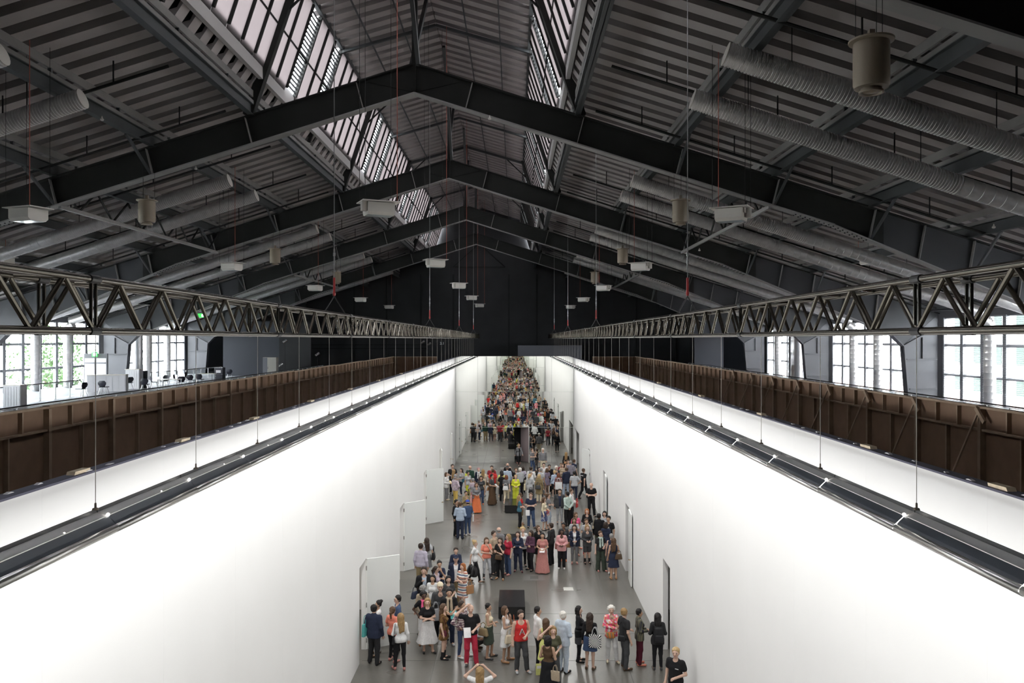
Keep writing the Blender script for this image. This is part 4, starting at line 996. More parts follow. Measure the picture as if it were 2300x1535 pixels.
def sdf_mesh(name, prims, cuts=(), h=.018, m=None, extra=None, mats=(), nz=None):
    P, Q = surface_nets(*sdf_grid(prims, cuts, h, nz=nz))
    nv = len(P); faces = [Q]; mi = np.zeros(len(Q), int)
    me = bpy.data.meshes.new(name)
    vs = P; loops = Q.ravel(); counts = np.full(len(Q), 4)
    if extra and extra.v:
        vs = np.concatenate([P, np.array(extra.v)]); ef = extra.f
        loops = np.concatenate([loops, np.array([i + nv for f in ef for i in f])]); counts = np.concatenate([counts, [len(f) for f in ef]])
        mi = np.concatenate([mi, extra.mi])
    me.vertices.add(len(vs)); me.vertices.foreach_set('co', vs.astype(np.float32).ravel())
    me.loops.add(len(loops)); me.loops.foreach_set('vertex_index', loops.astype(np.int32))
    me.polygons.add(len(counts)); st = np.concatenate([[0], np.cumsum(counts)[:-1]]).astype(np.int32)
    me.polygons.foreach_set('loop_start', st)
    try: me.polygons.foreach_set('loop_total', counts.astype(np.int32))
    except Exception: pass
    me.materials.append(m)
    for x in mats: me.materials.append(x)
    me.polygons.foreach_set('material_index', mi.astype(np.int32)); me.polygons.foreach_set('use_smooth', np.ones(len(counts), bool))
    me.update(calc_edges=True); me.validate(); return me
# ---- skeleton
V3 = lambda *a: np.array(a, float)
def arm(kind, s):
    sh = V3(s * .178, .01, 1.415)
    e, w_ = {'down': ((.235, .03, 1.13), (.245, -.05, .885)), 'fold': ((.245, -.04, 1.15), (-.075, -.205, 1.135)), 'front': ((.25, .02, 1.14), (.085, -.22, 1.09)),
             'chin': ((.21, -.15, 1.16), (.045, -.16, 1.405)), 'head': ((.42, -.05, 1.50), (.13, -.05, 1.735)), 'hip': ((.37, .07, 1.17), (.19, -.05, 1.0)),
             'strap': ((.25, -.02, 1.15), (.11, -.15, 1.31)), 'swing_f': ((.23, -.08, 1.14), (.22, -.25, .95)), 'swing_b': ((.24, .14, 1.15), (.25, .16, .90)), 'back': ((.26, .12, 1.15), (.04, .17, .97)),
             'knees': ((.25, -.18, 1.16), (.12, -.42, 1.13))}[kind]
    return sh, V3(s * e[0], e[1], e[2]), V3(s * w_[0], w_[1], w_[2])
def legs(kind):
    H = lambda s: V3(s * .088, 0, .93)
    if kind == 'stand': return [(H(s), V3(s * .095, -.015, .50), V3(s * .105, .02, .085), V3(s * .125, -.15, .035)) for s in (-1, 1)], 0
    if kind == 'rest': return [(H(-1), V3(-.10, -.01, .50), V3(-.11, .03, .085), V3(-.14, -.14, .035)), (H(1), V3(.12, -.09, .51), V3(.16, -.07, .085), V3(.22, -.22, .035))], 0
    if kind == 'walk': return [(H(-1), V3(-.09, -.14, .51), V3(-.09, -.22, .10), V3(-.09, -.38, .05)), (H(1), V3(.09, .03, .50), V3(.09, .27, .14), V3(.09, .15, .035))], 0
    if kind == 'sit': return [(V3(s * .09, 0, .93), V3(s * .12, -.42, .93), V3(s * .13, -.40, .53), V3(s * .15, -.56, .48)) for s in (-1, 1)], -.445
    if kind == 'crouch': return [(V3(-.09, 0, .93), V3(-.14, -.36, 1.08), V3(-.12, -.12, .72), V3(-.14, -.28, .66)), (V3(.09, 0, .93), V3(.15, -.40, .96), V3(.12, -.02, .72), V3(.14, -.18, .66))], -.625
POSES = {  # name: (left arm, right arm, legs, head yaw)
    'stand': ('down', 'down', 'stand', 0), 'rest': ('down', 'front', 'rest', .2), 'fold': ('fold', 'fold', 'rest', -.2), 'read': ('front', 'front', 'stand', 0), 'chin': ('fold', 'chin', 'rest', 0),
    'walk': ('swing_b', 'swing_f', 'walk', 0), 'head': ('head', 'front', 'rest', 0), 'hip': ('hip', 'down', 'rest', .3), 'strap': ('strap', 'down', 'stand', -.3), 'hands_up': ('head', 'head', 'stand', 0),
    'back': ('back', 'back', 'stand', .2), 'sit': ('knees', 'knees', 'sit', 0), 'crouch': ('knees', 'front', 'crouch', 0)}
def skeleton(pose, fem):
    la, ra, lg, yaw = POSES[pose]; L_, dz = legs(lg)
    k = {'legs': L_, 'arms': [arm(la, -1), arm(ra, 1)], 'dz': dz, 'yaw': yaw}
    if fem:
        for A in k['arms']: A[0][0] *= .88; A[1][0] *= .93
    return k
def T(pr, dz):
    return [(np.array(a, float) + (0, 0, dz), np.array(b, float) + (0, 0, dz), ra, rb, ys, kk) for a, b, ra, rb, ys, kk in pr]
def yawed(pr, yaw):
    c, s = math.cos(yaw), math.sin(yaw)
    R = lambda p: np.array((p[0] * c - p[1] * s, p[0] * s + p[1] * c, p[2]))
    return [(R(a), R(b), ra, rb, 1.0, kk) for a, b, ra, rb, ys, kk in pr]
def torso(fem, infl=0.0, flare=0.0):
    i = infl; sw = .118 if fem else .138
    p = [((-.062, 0, .955), (.062, 0, .955), .112 + i + flare, .112 + i + flare, 1.12, .06), ((0, 0, 1.0), (0, 0, 1.14), .108 + i + flare * .5, (.098 if fem else .112) + i, 1.2, .06),
         ((-.055, 0, 1.27), (.055, 0, 1.27), (.098 if fem else .112) + i, (.098 if fem else .112) + i, 1.15, .07), ((-sw, .01, 1.405), (sw, .01, 1.405), .055 + i, .055 + i, 1.0, .06), ((0, .012, 1.40), (0, .012, 1.46), .07 + i, .052 + i, 1.0, .05)]
    if not fem: p += [((-.042, 0, 1.11), (.042, 0, 1.11), .110 + i + flare * .4, .110 + i + flare * .4, 1.2, .06)]
    if fem: p += [((-.055, -.075, 1.26), (.055, -.075, 1.26), .052 + i, .052 + i, 1.0, .04)]
    return p
def limb(a, b, r1, r2, k=.03): return (np.array(a, float), np.array(b, float), r1, r2, 1.0, k)
def arm_prims(k, infl, upto, fem):
    f = .90 if fem else 1.0; out = []
    for sh, el, wr in k['arms']:
        if upto >= 1:
            fr = 1.0 if upto > 1 else .55
            out.append(limb(sh, sh + (el - sh) * fr, .052 * f + infl, (.041 if upto > 1 else .047) * f + infl + (.008 if upto == 1 else 0), .04))
        if upto >= 2: out.append(limb(el, el + (wr - el) * (1.0 if upto == 3 else .5), .040 * f + infl, .029 * f + infl, .025))
    return out
def leg_prims(k, infl, upto, fem, dz=0, flare=0.0):
    out = []
    for hp, kn, an, toe in k['legs']:
        fr = 1.0 if upto > 1 else .75
        out.append(limb(hp, hp + (kn - hp) * fr, .084 + infl, .058 + infl + (.02 if upto == 1 else 0) + flare * .4, .04))
        if upto > 1: out.append(limb(kn, kn + (an - kn) * (1.0 if upto == 3 else .62), .055 + infl + flare * .4, .037 + infl + flare, .03))
    return out
HEADC = V3(0, 0, 1.635)
def head_prims():
    return [(V3(0, .012, 1.668), V3(0, -.012, 1.635), .088, .082, 1.0, .03), (V3(0, -.025, 1.60), V3(0, -.035, 1.562), .062, .042, 1.0, .035), (V3(0, -.095, 1.632), V3(0, -.108, 1.606), .010, .015, 1.0, .012),
            (V3(-.086, .012, 1.635), V3(-.088, .018, 1.605), .014, .010, 1.0, .01), (V3(.086, .012, 1.635), V3(.088, .018, 1.605), .014, .010, 1.0, .01)]
class Ex(MB):
    def __init__(s): super().__init__(); s.mi = []
    def put(s, fn, mi):
        n = len(s.f); fn(); s.mi += [mi] * (len(s.f) - n)
def fingers(ex, el, wr, dz):
    d = wr - el; d = d / np.linalg.norm(d); up = np.array((0, 0, 1.0)) if abs(d[2]) < .8 else np.array((0, -1.0, 0)); a = np.cross(d, up); a /= np.linalg.norm(a); b = np.cross(a, d)
    base = wr + d * .085
    for q, ln in zip((-.030, -.010, .010, .028), (.060, .074, .070, .052)):
        p0 = base + a * q - d * .012; p1 = p0 + d * ln * .55 - b * .008; p2 = p1 + d * ln * .40 - b * .024
        for u, v, r1, r2 in ((p0, p1, .0095, .0085), (p1, p2, .0085, .0065)): ex.put(lambda: ex.tube(tuple(u + (0, 0, dz)), tuple(v + (0, 0, dz)), r1, 5, r2), 0)
    p0 = wr + d * .03 + a * .028; p1 = p0 + d * .04 + a * .026 - b * .006; p2 = p1 + d * .032 + a * .004 - b * .012
    for u, v, r1, r2 in ((p0, p1, .0115, .0095), (p1, p2, .0095, .007)): ex.put(lambda: ex.tube(tuple(u + (0, 0, dz)), tuple(v + (0, 0, dz)), r1, 5, r2), 0)
CACHE = {}
def body_mesh(pose, fem):
    key = ('body', pose, fem)
    if key in CACHE: return CACHE[key]
    k = skeleton(pose, fem); pr = torso(fem) + arm_prims(k, 0, 3, fem) + leg_prims(k, 0, 3, fem)
    for sh, el, wr in k['arms']:
        d = (wr - el) / np.linalg.norm(wr - el); pr.append((wr, wr + d * .08, .030, .034, 1.0, .02))
    for hp, kn, an, toe in k['legs']: pr += [limb(an, an + (0, .025, -.04), .036, .036), limb(an + (0, 0, -.03), toe, .040, .030)]
    pr += [(V3(0, .012, 1.44), V3(0, -.005, 1.57), .055, .048, 1.0, .03)] + yawed(head_prims(), k['yaw'])
    ex = Ex(); c, s = math.cos(k['yaw']), math.sin(k['yaw']); dz = k['dz']
    R = lambda p: (p[0] * c - p[1] * s, p[0] * s + p[1] * c, p[2] + dz)
    for sx in (-1, 1):
        ex.put(lambda: ex.lathe([(.001, -.008), (.008, -.004), (.010, 0), (.008, .004), (.001, .008)], R((sx * .034, -.084, 1.640)), 6), 1)
        ex.put(lambda: ex.beam(R((sx * .018, -.095, 1.660)), R((sx * .052, -.080, 1.658)), .008, .006), 1)
    ex.put(lambda: ex.beam(R((-.024, -.084, 1.573)), R((.024, -.084, 1.573)), .012, .010), 2)
    for sh, el, wr in k['arms']: fingers(ex, el, wr, dz)
    CACHE[key] = sdf_mesh('body', T(pr, dz), (), .014, M['skin'], ex, (M['eye'], M['lip'])); return CACHE[key]
def cut_plane(p, n, dz): return ('p', (p[0], p[1], p[2] + dz), n)
def garment(kind, pose, fem, side=None):
    key = (kind, pose, fem, side)
    if key in CACHE: return CACHE[key]
    k = skeleton(pose, fem); dz = k['dz']; cuts = []; m = M['cloth']; name = kind; h = .0155
    up = lambda z: cut_plane((0, 0, z), (0, 0, -1), dz); below = lambda z: cut_plane((0, 0, z), (0, 0, 1), dz)
    neck = ('s', (0, -.05, 1.50 + dz), .085)
    bent = POSES[pose][2] in ('sit', 'crouch')
    if kind == 'tee': pr = torso(fem, .016, .012) + arm_prims(k, .014, 1, fem); cuts = [up(.89), neck]
    elif kind == 'shirt': pr = torso(fem, .017, .012) + arm_prims(k, .013, 3, fem); cuts = [up(.87), neck]
    elif kind == 'jacket': pr = torso(fem, .026, .01) + arm_prims(k, .020, 3, fem); cuts = [up(.80), ('s', (0, -.11, 1.44 + dz), .10)]; pr.append(((-.06, 0, .84), (.06, 0, .84), .145, .145, 1.1, .05))
    elif kind == 'open_jacket': pr = torso(fem, .030, .012) + arm_prims(k, .022, 3, fem); cuts = [up(.80), ('s', (0, -.11, 1.46 + dz), .10), ('w', .045, .03, 1.12 + dz)]; pr.append(((-.06, 0, .84), (.06, 0, .84), .150, .150, 1.1, .05))
    elif kind == 'tank': pr = torso(fem, .014, .014); cuts = [up(.90), ('s', (0, -.07, 1.47 + dz), .11), ('s', (-.20, 0, 1.42 + dz), .075), ('s', (.20, 0, 1.42 + dz), .075), ('s', (0, .06, 1.50 + dz), .08)]
    elif kind == 'coat': pr = torso(fem, .026, .012) + arm_prims(k, .02, 3, fem) + [((-.06, 0, .90), (-.085, 0, .55), .125, .15, 1.05, .06), ((.06, 0, .90), (.085, 0, .55), .125, .15, 1.05, .06)]; cuts = [up(.52), neck]
    elif kind in ('dress', 'tunic'):
        z = .50 if kind == 'dress' else .66
        pr = torso(fem, .014) + (arm_prims(k, .014, 1, fem)) + [((-.05, 0, .98), (-.075, 0, z), .118, .165, 1.1, .06), ((.05, 0, .98), (.075, 0, z), .118, .165, 1.1, .06)]; cuts = [up(z), ('s', (0, -.07, 1.49 + dz), .10)]
    elif kind == 'sundress':
        pr = torso(fem, .012) + [((-.05, 0, .98), (-.075, 0, .52), .118, .17, 1.1, .06), ((.05, 0, .98), (.075, 0, .52), .118, .17, 1.1, .06)]; cuts = [up(.52), ('s', (0, -.07, 1.47 + dz), .11), ('s', (-.20, 0, 1.42 + dz), .08), ('s', (.20, 0, 1.42 + dz), .08)]
    elif kind == 'trousers': pr = torso(fem, .008)[:2] + leg_prims(k, .016, 3, fem, flare=.014); cuts = [below(1.03)]
    elif kind == 'slim': pr = torso(fem, .006)[:2] + leg_prims(k, .008, 3, fem); cuts = [below(1.03)]
    elif kind == 'wide': pr = torso(fem, .008)[:2] + leg_prims(k, .022, 3, fem, flare=.045); cuts = [below(1.03)]
    elif kind == 'shorts': pr = torso(fem, .008)[:2] + leg_prims(k, .022, 1, fem); cuts = [below(1.03)]
    elif kind == 'capri': pr = torso(fem, .008)[:2] + leg_prims(k, .018, 2, fem); cuts = [below(1.03)]
    elif kind in ('skirt', 'mini', 'midi', 'maxi'):
        z, r = {'skirt': (.50, .175), 'mini': (.60, .15), 'midi': (.34, .27), 'maxi': (.045, .24)}[kind]; nb = .134
        pr = torso(fem, .020)[:2] + [((-.05, 0, .99), (-.08, -.01, z), nb, r, 1.1, .06), ((.05, 0, .99), (.08, -.01, z), nb, r, 1.1, .06)]; cuts = [below(1.05), up(z)]
        for q in range(5 if kind in ('midi', 'maxi') else 0):
            a = q * 1.257 + .3; pr.append(((.07 * math.cos(a), .06 * math.sin(a), .9), ((r - .02) * 1.2 * math.cos(a), (r - .02) * math.sin(a), z), .06, .075, 1.0, .04))
    elif kind in ('shoes', 'boots'):
        pr = []; m = M['leather']; h = .012; name = 'shoe'
        for hp, kn, an, toe in (k['legs'][side],):
            f = toe - (an + V3(0, 0, -.05)); f /= np.linalg.norm(f)
            hl = V3(an[0], an[1] + .035, toe[2] + .006); pr += [limb(hl, toe + (0, -.015, .002), .038, .035, .02), limb(hl + (0, 0, .03), hl + (0, -.05, .03), .038, .039, .02)]
            if kind == 'boots': pr.append(limb(an, an + (kn - an) * .35, .048, .056))
        zf = k['legs'][side][3][2] - .035; cuts = [cut_plane((0, 0, zf), (0, 0, -1), dz)]
    elif kind == 'scarf':
        pr = [(V3(.075 * math.cos(a), .01 + .068 * math.sin(a), 1.47), V3(.075 * math.cos(a + .79), .01 + .068 * math.sin(a + .79), 1.47), .030, .030, 1.0, .02) for a in [q * .785 for q in range(8)]]
        pr += [(V3(-.05, -.10, 1.45), V3(-.06, -.145, 1.10), .035, .045, 1.0, .02), (V3(.05, -.10, 1.45), V3(.055, -.145, 1.14), .035, .045, 1.0, .02)]
    CACHE[key] = sdf_mesh(name, T(pr, dz), cuts, h, m, nz=None if kind in ('shoes', 'boots') else ('folds', .0035)); return CACHE[key]
def hair_mesh(kind, pose):
    k = POSES[pose]; key = ('hair', kind, pose)
    if key in CACHE: return CACHE[key]
    dz = legs(k[2])[1]; yaw = k[3]
    cap = [(V3(0, .018, 1.680), V3(0, .022, 1.640), .099, .092, 1.0, .03)]
    face = [('c', (0, -.035, 1.672))]
    pr = list(cap); low = 1.575
    if kind == 'bob': pr += [(V3(-.07, .01, 1.64), V3(-.075, .015, 1.53), .045, .042, 1.0, .04), (V3(.07, .01, 1.64), V3(.075, .015, 1.53), .045, .042, 1.0, .04), (V3(0, .06, 1.64), V3(0, .065, 1.53), .075, .065, 1.0, .04)]; low = 1.49
    elif kind == 'curly':
        rr = random.Random(2); pr += [(V3(.1 * math.cos(a) * math.sin(b), .03 + .10 * math.sin(a) * math.sin(b) if math.sin(a) > -.3 else .03, 1.665 + .09 * math.cos(b)),) * 2 + (.036, .036, 1.0, .02) for a in [q * .7 for q in range(9)] for b in (.5, 1.1, 1.7)]; low = 1.54
    elif kind == 'long': pr += [(V3(-.065, .02, 1.65), V3(-.075, .05, 1.42), .045, .035, 1.0, .04), (V3(.065, .02, 1.65), V3(.075, .05, 1.42), .045, .035, 1.0, .04), (V3(0, .06, 1.64), V3(0, .105, 1.26), .082, .060, 1.0, .05), (V3(-.05, .09, 1.50), V3(-.06, .115, 1.24), .05, .03, 1.0, .04), (V3(.05, .09, 1.50), V3(.05, .115, 1.20), .05, .03, 1.0, .04)]; low = 1.0
    elif kind == 'bun': pr += [(V3(0, .09, 1.735), V3(0, .10, 1.735), .050, .050, 1.0, .02)]
    elif kind == 'tail': pr += [(V3(0, .10, 1.68), V3(0, .14, 1.60), .035, .04, 1.0, .02), (V3(0, .14, 1.60), V3(0, .12, 1.42), .04, .018, 1.0, .02)]; low = 1.40
    elif kind == 'cap': pr = [(V3(0, .010, 1.695), V3(0, .015, 1.690), .098, .098, 1.0, .03)]
    elif kind == 'flat_cap': pr = [(V3(0, -.02, 1.715), V3(0, .03, 1.700), .095, .108, 1.0, .03)]
    pr = yawed(pr, yaw); c, s = math.cos(yaw), math.sin(yaw)
    R = lambda p: (p[0] * c - p[1] * s, p[0] * s + p[1] * c, p[2]); cuts = [('p', (0, 0, low + dz), (0, 0, -1))]
    ex = None
    if kind in ('cap', 'flat_cap'):
        cuts = [('p', (0, 0, 1.690 + dz), (0, 0, -1))]
        pr += yawed([(V3(-.05, -.10, 1.70), V3(.05, -.10, 1.70), .03, .03, 1.0, .02), (V3(-.03, -.135, 1.695), V3(.03, -.135, 1.695), .025, .025, 1.0, .02)] if kind == 'cap' else [(V3(-.05, -.09, 1.705), V3(.05, -.09, 1.705), .03, .03, 1.0, .02)], yaw)
        me = sdf_mesh('cap', T(pr, dz), cuts, .013, M['cloth'])
    elif kind == 'fringe':
        cuts = [('p', (0, 0, 1.66 + dz), (0, 0, 1)), ('p', (0, 0, 1.58 + dz), (0, 0, -1)), ('p', R((0, .005, 0)), R((0, -1, 0)))]
        me = sdf_mesh('hair', T(pr, dz), cuts, .013, M['hair'])
    else:
        n = R((0, -.86, -.50)); p0 = R((0, -.050, 1.684)); F, lo, h = sdf_grid(T(pr, dz), cuts, .0115, nz=('hair', .0045))
        ax = [lo[q] + h * np.arange(F.shape[q]) for q in range(3)]
        X, Y, Z = ax[0][:, None, None], ax[1][None, :, None], ax[2][None, None, :] - dz
        pl = (X - p0[0]) * n[0] + (Y - p0[1]) * n[1] + (Z - p0[2]) * n[2]
        # keep the volume behind the hairline plane, and hair hanging below the jaw behind the ears
        fy = X * s * -1 * -1 * 0 + (-X * s + Y * c)
        keep = np.minimum(pl, np.where((fy > -.012), -.02, 1.0)) if kind in ('long', 'bob', 'curly') else np.minimum(pl, np.where(fy > .012, -.02, 1.0))
        F = np.maximum(F, keep).astype(np.float32)
        P, Q = surface_nets(F, lo, h); me = bpy.data.meshes.new('hair'); me.from_pydata(P.tolist(), [], Q.tolist()); me.materials.append(M['hair']); me.polygons.foreach_set('use_smooth', np.ones(len(Q), bool)); me.update()
    CACHE[key] = me; return me
def recolour(me, patname):
    key = (me.name, patname)
    if key not in CACHE: c = me.copy(); c.materials[0] = PAT[patname]; CACHE[key] = c
    return CACHE[key]
SK = {'pale': (.60, .40, .31), 'tan': (.46, .29, .20), 'brown': (.22, .12, .075), 'dark': (.10, .055, .038)}
HC = {'black': (.012, .010, .010), 'dark': (.035, .022, .016), 'brown': (.09, .05, .028), 'auburn': (.16, .055, .025), 'red': (.32, .11, .035), 'fair': (.30, .19, .085), 'blond': (.48, .34, .17), 'white': (.66, .63, .58), 'grey': (.26, .25, .24), 'pinkish': (.40, .20, .22)}
C = {'black': (.014, .014, .016), 'soft_black': (.028, .028, .030), 'navy': (.025, .032, .060), 'denim': (.055, .085, .16), 'blue': (.055, .10, .22), 'lightblue': (.42, .50, .62), 'paleblue': (.50, .57, .66), 'white': (.74, .74, .74), 'cream': (.68, .60, .44), 'beige': (.42, .34, .25), 'khaki': (.26, .20, .11),
     'grey': (.20, .20, .21), 'lightgrey': (.44, .45, .47), 'charcoal': (.060, .062, .066), 'olive': (.075, .075, .045), 'green': (.05, .065, .05), 'mint': (.48, .58, .53), 'lavender': (.52, .48, .58), 'purple': (.10, .045, .075), 'maroon': (.085, .014, .026), 'red': (.55, .035, .035), 'crimson': (.42, .03, .06), 'darkred': (.24, .03, .04), 'coral': (.75, .24, .17),
     'pink': (.68, .36, .36), 'rose': (.50, .22, .20), 'hotpink': (.75, .12, .26), 'orange': (.75, .20, .08), 'yellow': (.70, .55, .10), 'lemon': (.70, .72, .25), 'lime': (.62, .65, .06), 'mustard': (.72, .52, .15), 'brown': (.085, .052, .030), 'tan': (.40, .21, .10), 'teal': (.06, .16, .22), 'turquoise': (.10, .42, .40), 'royal': (.04, .08, .42)}
PEOPLE = []
def person(X, Y, face, label, fem, height, pose, skin, hair, top, bottom, shoes=('shoes', 'black'), extra=(), group='visitors in the corridor', lean=0):
    """top / bottom / shoes: (garment, colour or pattern); hair: (style, colour)"""
    e = empty('person', (X, Y, 0), label, 'person', group, rz=math.radians(face)); s = height / 1.755; e.scale = (s * (1.03 if not fem else 1.0), s, s)
    def put(nm, me, col):
        if col in PAT: me = recolour(me, col)
        o = link(nm, me, e); o.color = (*(C.get(col) or HC.get(col) or (.5, .5, .5)), 1); return o
    b = link('body', body_mesh(pose, fem), e); v = rnd.uniform(.9, 1.08); b.color = (*[q * v for q in SK[skin]], 1)
    if hair[0] != 'none':
        o = link('hair' if 'cap' not in hair[0] else 'cap', hair_mesh(hair[0], pose), e); o.color = (*(HC.get(hair[1]) if 'cap' not in hair[0] else C[hair[1]]), 1)
        if 'cap' in hair[0] and len(hair) > 2: o2 = link('hair', hair_mesh('fringe', pose), e); o2.color = (*HC[hair[2]], 1)
    if 'glasses' in label:
        key = ('glasses', pose)
        if key not in CACHE:
            g_ = MB(); dz_ = legs(POSES[pose][2])[1]; c_, s_ = math.cos(POSES[pose][3]), math.sin(POSES[pose][3]); G = lambda x, y, z: (x * c_ - y * s_, x * s_ + y * c_, z + dz_)
            for sx in (-1, 1):
                ring = [G(sx * .034 + .022 * math.cos(a), -.100 + .004 * abs(math.cos(a)), 1.640 + .018 * math.sin(a)) for a in [q * math.pi / 5 for q in range(11)]]
                for u_, v_ in zip(ring[:-1], ring[1:]): g_.tube(u_, v_, .0035, 5)
                g_.tube(G(sx * .056, -.096, 1.642), G(sx * .090, .0, 1.640), .003, 5)
            g_.tube(G(-.012, -.104, 1.644), G(.012, -.104, 1.644), .003, 5); CACHE[key] = g_.mesh('glasses', M['eye'])
        link('glasses', CACHE[key], e)
    names = {'tee': 'top', 'shirt': 'shirt', 'jacket': 'jacket', 'tank': 'vest', 'coat': 'coat', 'dress': 'dress', 'tunic': 'tunic', 'sundress': 'dress', 'slim': 'trousers', 'wide': 'trousers', 'capri': 'trousers', 'mini': 'skirt', 'midi': 'skirt', 'maxi': 'skirt'}
    put(names.get(top[0], top[0]), garment(top[0], pose, fem), top[1])
    if bottom: put(names.get(bottom[0], bottom[0]), garment(bottom[0], pose, fem), bottom[1])
    if shoes:
        for sd in (0, 1): put('shoe' if shoes[0] == 'shoes' else 'boot', garment(shoes[0], pose, fem, sd), shoes[1])
    for g, col in extra: put(names.get(g, g), garment('open_jacket' if g == 'jacket' else g, pose, fem), col)
    PEOPLE.append(e); return e
# ---- the visitors one by one: head position in the photograph gives the spot on the floor
def r2(x, y): return 960 + x / 4.7917, 1000 + y / 4.7917
def r3(x, y): return 780 + x / 4.3245, 1180 + y / 4.3245
def r4(x, y): return 1120 + x / 4.3239, 1180 + y / 4.3239
def spot_of(p, h):
    s = (p[1] - VY) / (EYE - h); return (p[0] - VX) / s, FPX / s
def rounded(w, d, h, m, r=.3, taper=1.0, name='bag_body'):
    bm = bmesh.new(); bmesh.ops.create_cube(bm, size=1); bmesh.ops.scale(bm, vec=(w, d, h), verts=bm.verts)
    for v in bm.verts:
        if v.co.z > 0: v.co.x *= taper; v.co.y *= taper * .7
    bmesh.ops.bevel(bm, geom=bm.edges[:], offset=min(w, d, h) * r, segments=3, affect='EDGES', profile=.6)
    me = bpy.data.meshes.new(name); bm.to_mesh(me); bm.free(); me.materials.append(m); me.polygons.foreach_set('use_smooth', [True] * len(me.polygons)); return me
BAGS = []
BAGM = {'tote': rounded(.36, .09, .38, M['leather'], .25, 1.0), 'handbag': rounded(.34, .14, .24, M['leather'], .35, .8), 'small': rounded(.22, .09, .17, M['leather'], .35, .9), 'backpack': rounded(.32, .19, .46, M['leather'], .42, .85), 'duffel': rounded(.50, .26, .30, M['leather'], .45, .8), 'paper': rounded(.21, .012, .29, M['leather'], .2, 1.0)}
def bag(kind, p, off, col, label, rz=0, tilt=0, strap=None, sc_=1.0):
    """hangs at off (in the wearer's own axes) from person p"""
    rot = p.rotation_euler.z; c, s = math.cos(rot), math.sin(rot); k = p.scale.z
    loc = (p.location.x + (off[0] * c - off[1] * s) * k, p.location.y + (off[0] * s + off[1] * c) * k, off[2] * k)
    nm = {'tote': 'tote_bag', 'handbag': 'handbag', 'small': 'shoulder_bag', 'backpack': 'backpack', 'duffel': 'holdall', 'paper': 'leaflet'}[kind]
    e = empty(nm, loc, label, {'paper': 'leaflet', 'backpack': 'backpack'}.get(kind, 'bag'), 'bags and papers carried by visitors', rz=rot + math.radians(rz)); e.rotation_euler.x = math.radians(tilt); e.scale = (sc_,) * 3
    me = BAGM[kind]; BAGS.append((e, p))
    if col in PAT: me = recolour(me, col)
    b = link('bag_body' if kind != 'paper' else 'sheet', me, e); cc = C.get(col, (.5, .5, .5)); b.color = (*cc, 1)
    def strap_mesh(pts, r):
        mb = MB()
        for a, q in zip(pts[:-1], pts[1:]): mb.tube(a, q, r, 6)
        o = mb.build('strap', M['leather'], e); o.color = (*[v * .8 for v in cc], 1)
    if kind == 'tote':
        for y in (-.035, .035): strap_mesh([(-.09, y, .17), (-.075, y, .30), (-.03, y, .40), (.03, y, .40), (.075, y, .30), (.09, y, .17)], .011)
    elif kind in ('handbag', 'duffel'): strap_mesh([(-.11, 0, .10), (-.08, 0, .24), (0, 0, .29), (.08, 0, .24), (.11, 0, .10)], .012)
    elif kind == 'small': strap_mesh([(-.09, 0, .07), (-.07, .03, .30), (0, .05, .50), (.07, .03, .30), (.09, 0, .07)], .008)
    elif kind == 'backpack':
        pk = MB(); v = rounded(.22, .06, .20, M['leather'], .4); o = link('front_pocket', v, e, (0, .11, -.09)); o.color = (*[q * 1.3 for q in cc], 1)
        for x in (-.10, .10): strap_mesh([(x, -.08, .19), (x * 1.1, -.16, .23), (x * 1.25, -.26, .15), (x * 1.3, -.25, -.05), (x * 1.1, -.10, -.18)], .014)
    elif kind == 'paper':
        o = MB().box(-.08, .08, -.0075, -.0065, .02, .09).build('print', M['fixture_grey'], e)
    return e
TS, SH, JK = 'tee', 'shirt', 'jacket'
def pp(xy, face, label, fem, pose, skin, hair, top, bottom, shoes=('shoes', 'black'), extra=(), h=None):
    h = h or (1.66 if fem else 1.78); X, Y = spot_of(xy, h)
    X = max(-WX + .35, min(WX - .35, X))
    return person(X, Y, face, label, fem, h, pose, skin, hair, top, bottom, shoes, extra)
F_, M_ = True, False
a = pp(r3(195, 742), -75, 'person in white tee and pale grey trousers leaning in the nearest left doorway', F_, 'chin', 'tan', ('bun', 'black'), (TS, 'white'), ('trousers', 'lightgrey'), ('shoes', 'brown')); a.location.x = -4.2
n2 = pp(r3(262, 763), 165, 'person in navy blazer seen from behind beside the nearest open door', M_, 'rest', 'pale', ('short', 'black'), (JK, 'navy'), ('trousers', 'soft_black'))
bag('tote', n2, (.25, .0, 1.02), 'turquoise', 'turquoise tote bag on the shoulder of the person in the navy blazer', rz=80)
n3 = pp(r3(425, 818), 150, 'person in coral top half hidden behind the white blouse near the door', F_, 'rest', 'pale', ('tail', 'brown'), (TS, 'coral'), ('slim', 'black'), ('shoes', 'rose'))
bag('paper', n3, (-.24, -.05, .86), 'lightgrey', 'grey leaflet held low by the person in the coral top', tilt=10)
n4 = pp(r3(480, 832), 195, 'person in white blouse and black trousers seen from behind near the door', F_, 'rest', 'pale', ('long', 'fair'), (SH, 'white'), ('slim', 'black'), ('shoes', 'rose'))
bag('small', n4, (.22, .06, .95), 'black', 'small black shoulder bag of the person in the white blouse', rz=80)
pp(r3(482, 695), -75, 'person in glasses and blue denim shirt standing by the nearest open door', M_, 'rest', 'pale', ('short', 'black'), (SH, 'denim'), ('trousers', 'black'))
pp(r3(715, 180), 165, 'person in lavender shirt and khaki trousers walking away past the second door', M_, 'stand', 'pale', ('short', 'dark'), (SH, 'lavender'), ('trousers', 'khaki'), ('shoes', 'brown'))
q = pp(r3(770, 125), -150, 'person in grey tee with a large black bag walking beside the second door', F_, 'walk', 'tan', ('long', 'dark'), (TS, 'lightgrey'), ('skirt', 'grey'), ('shoes', 'brown'))
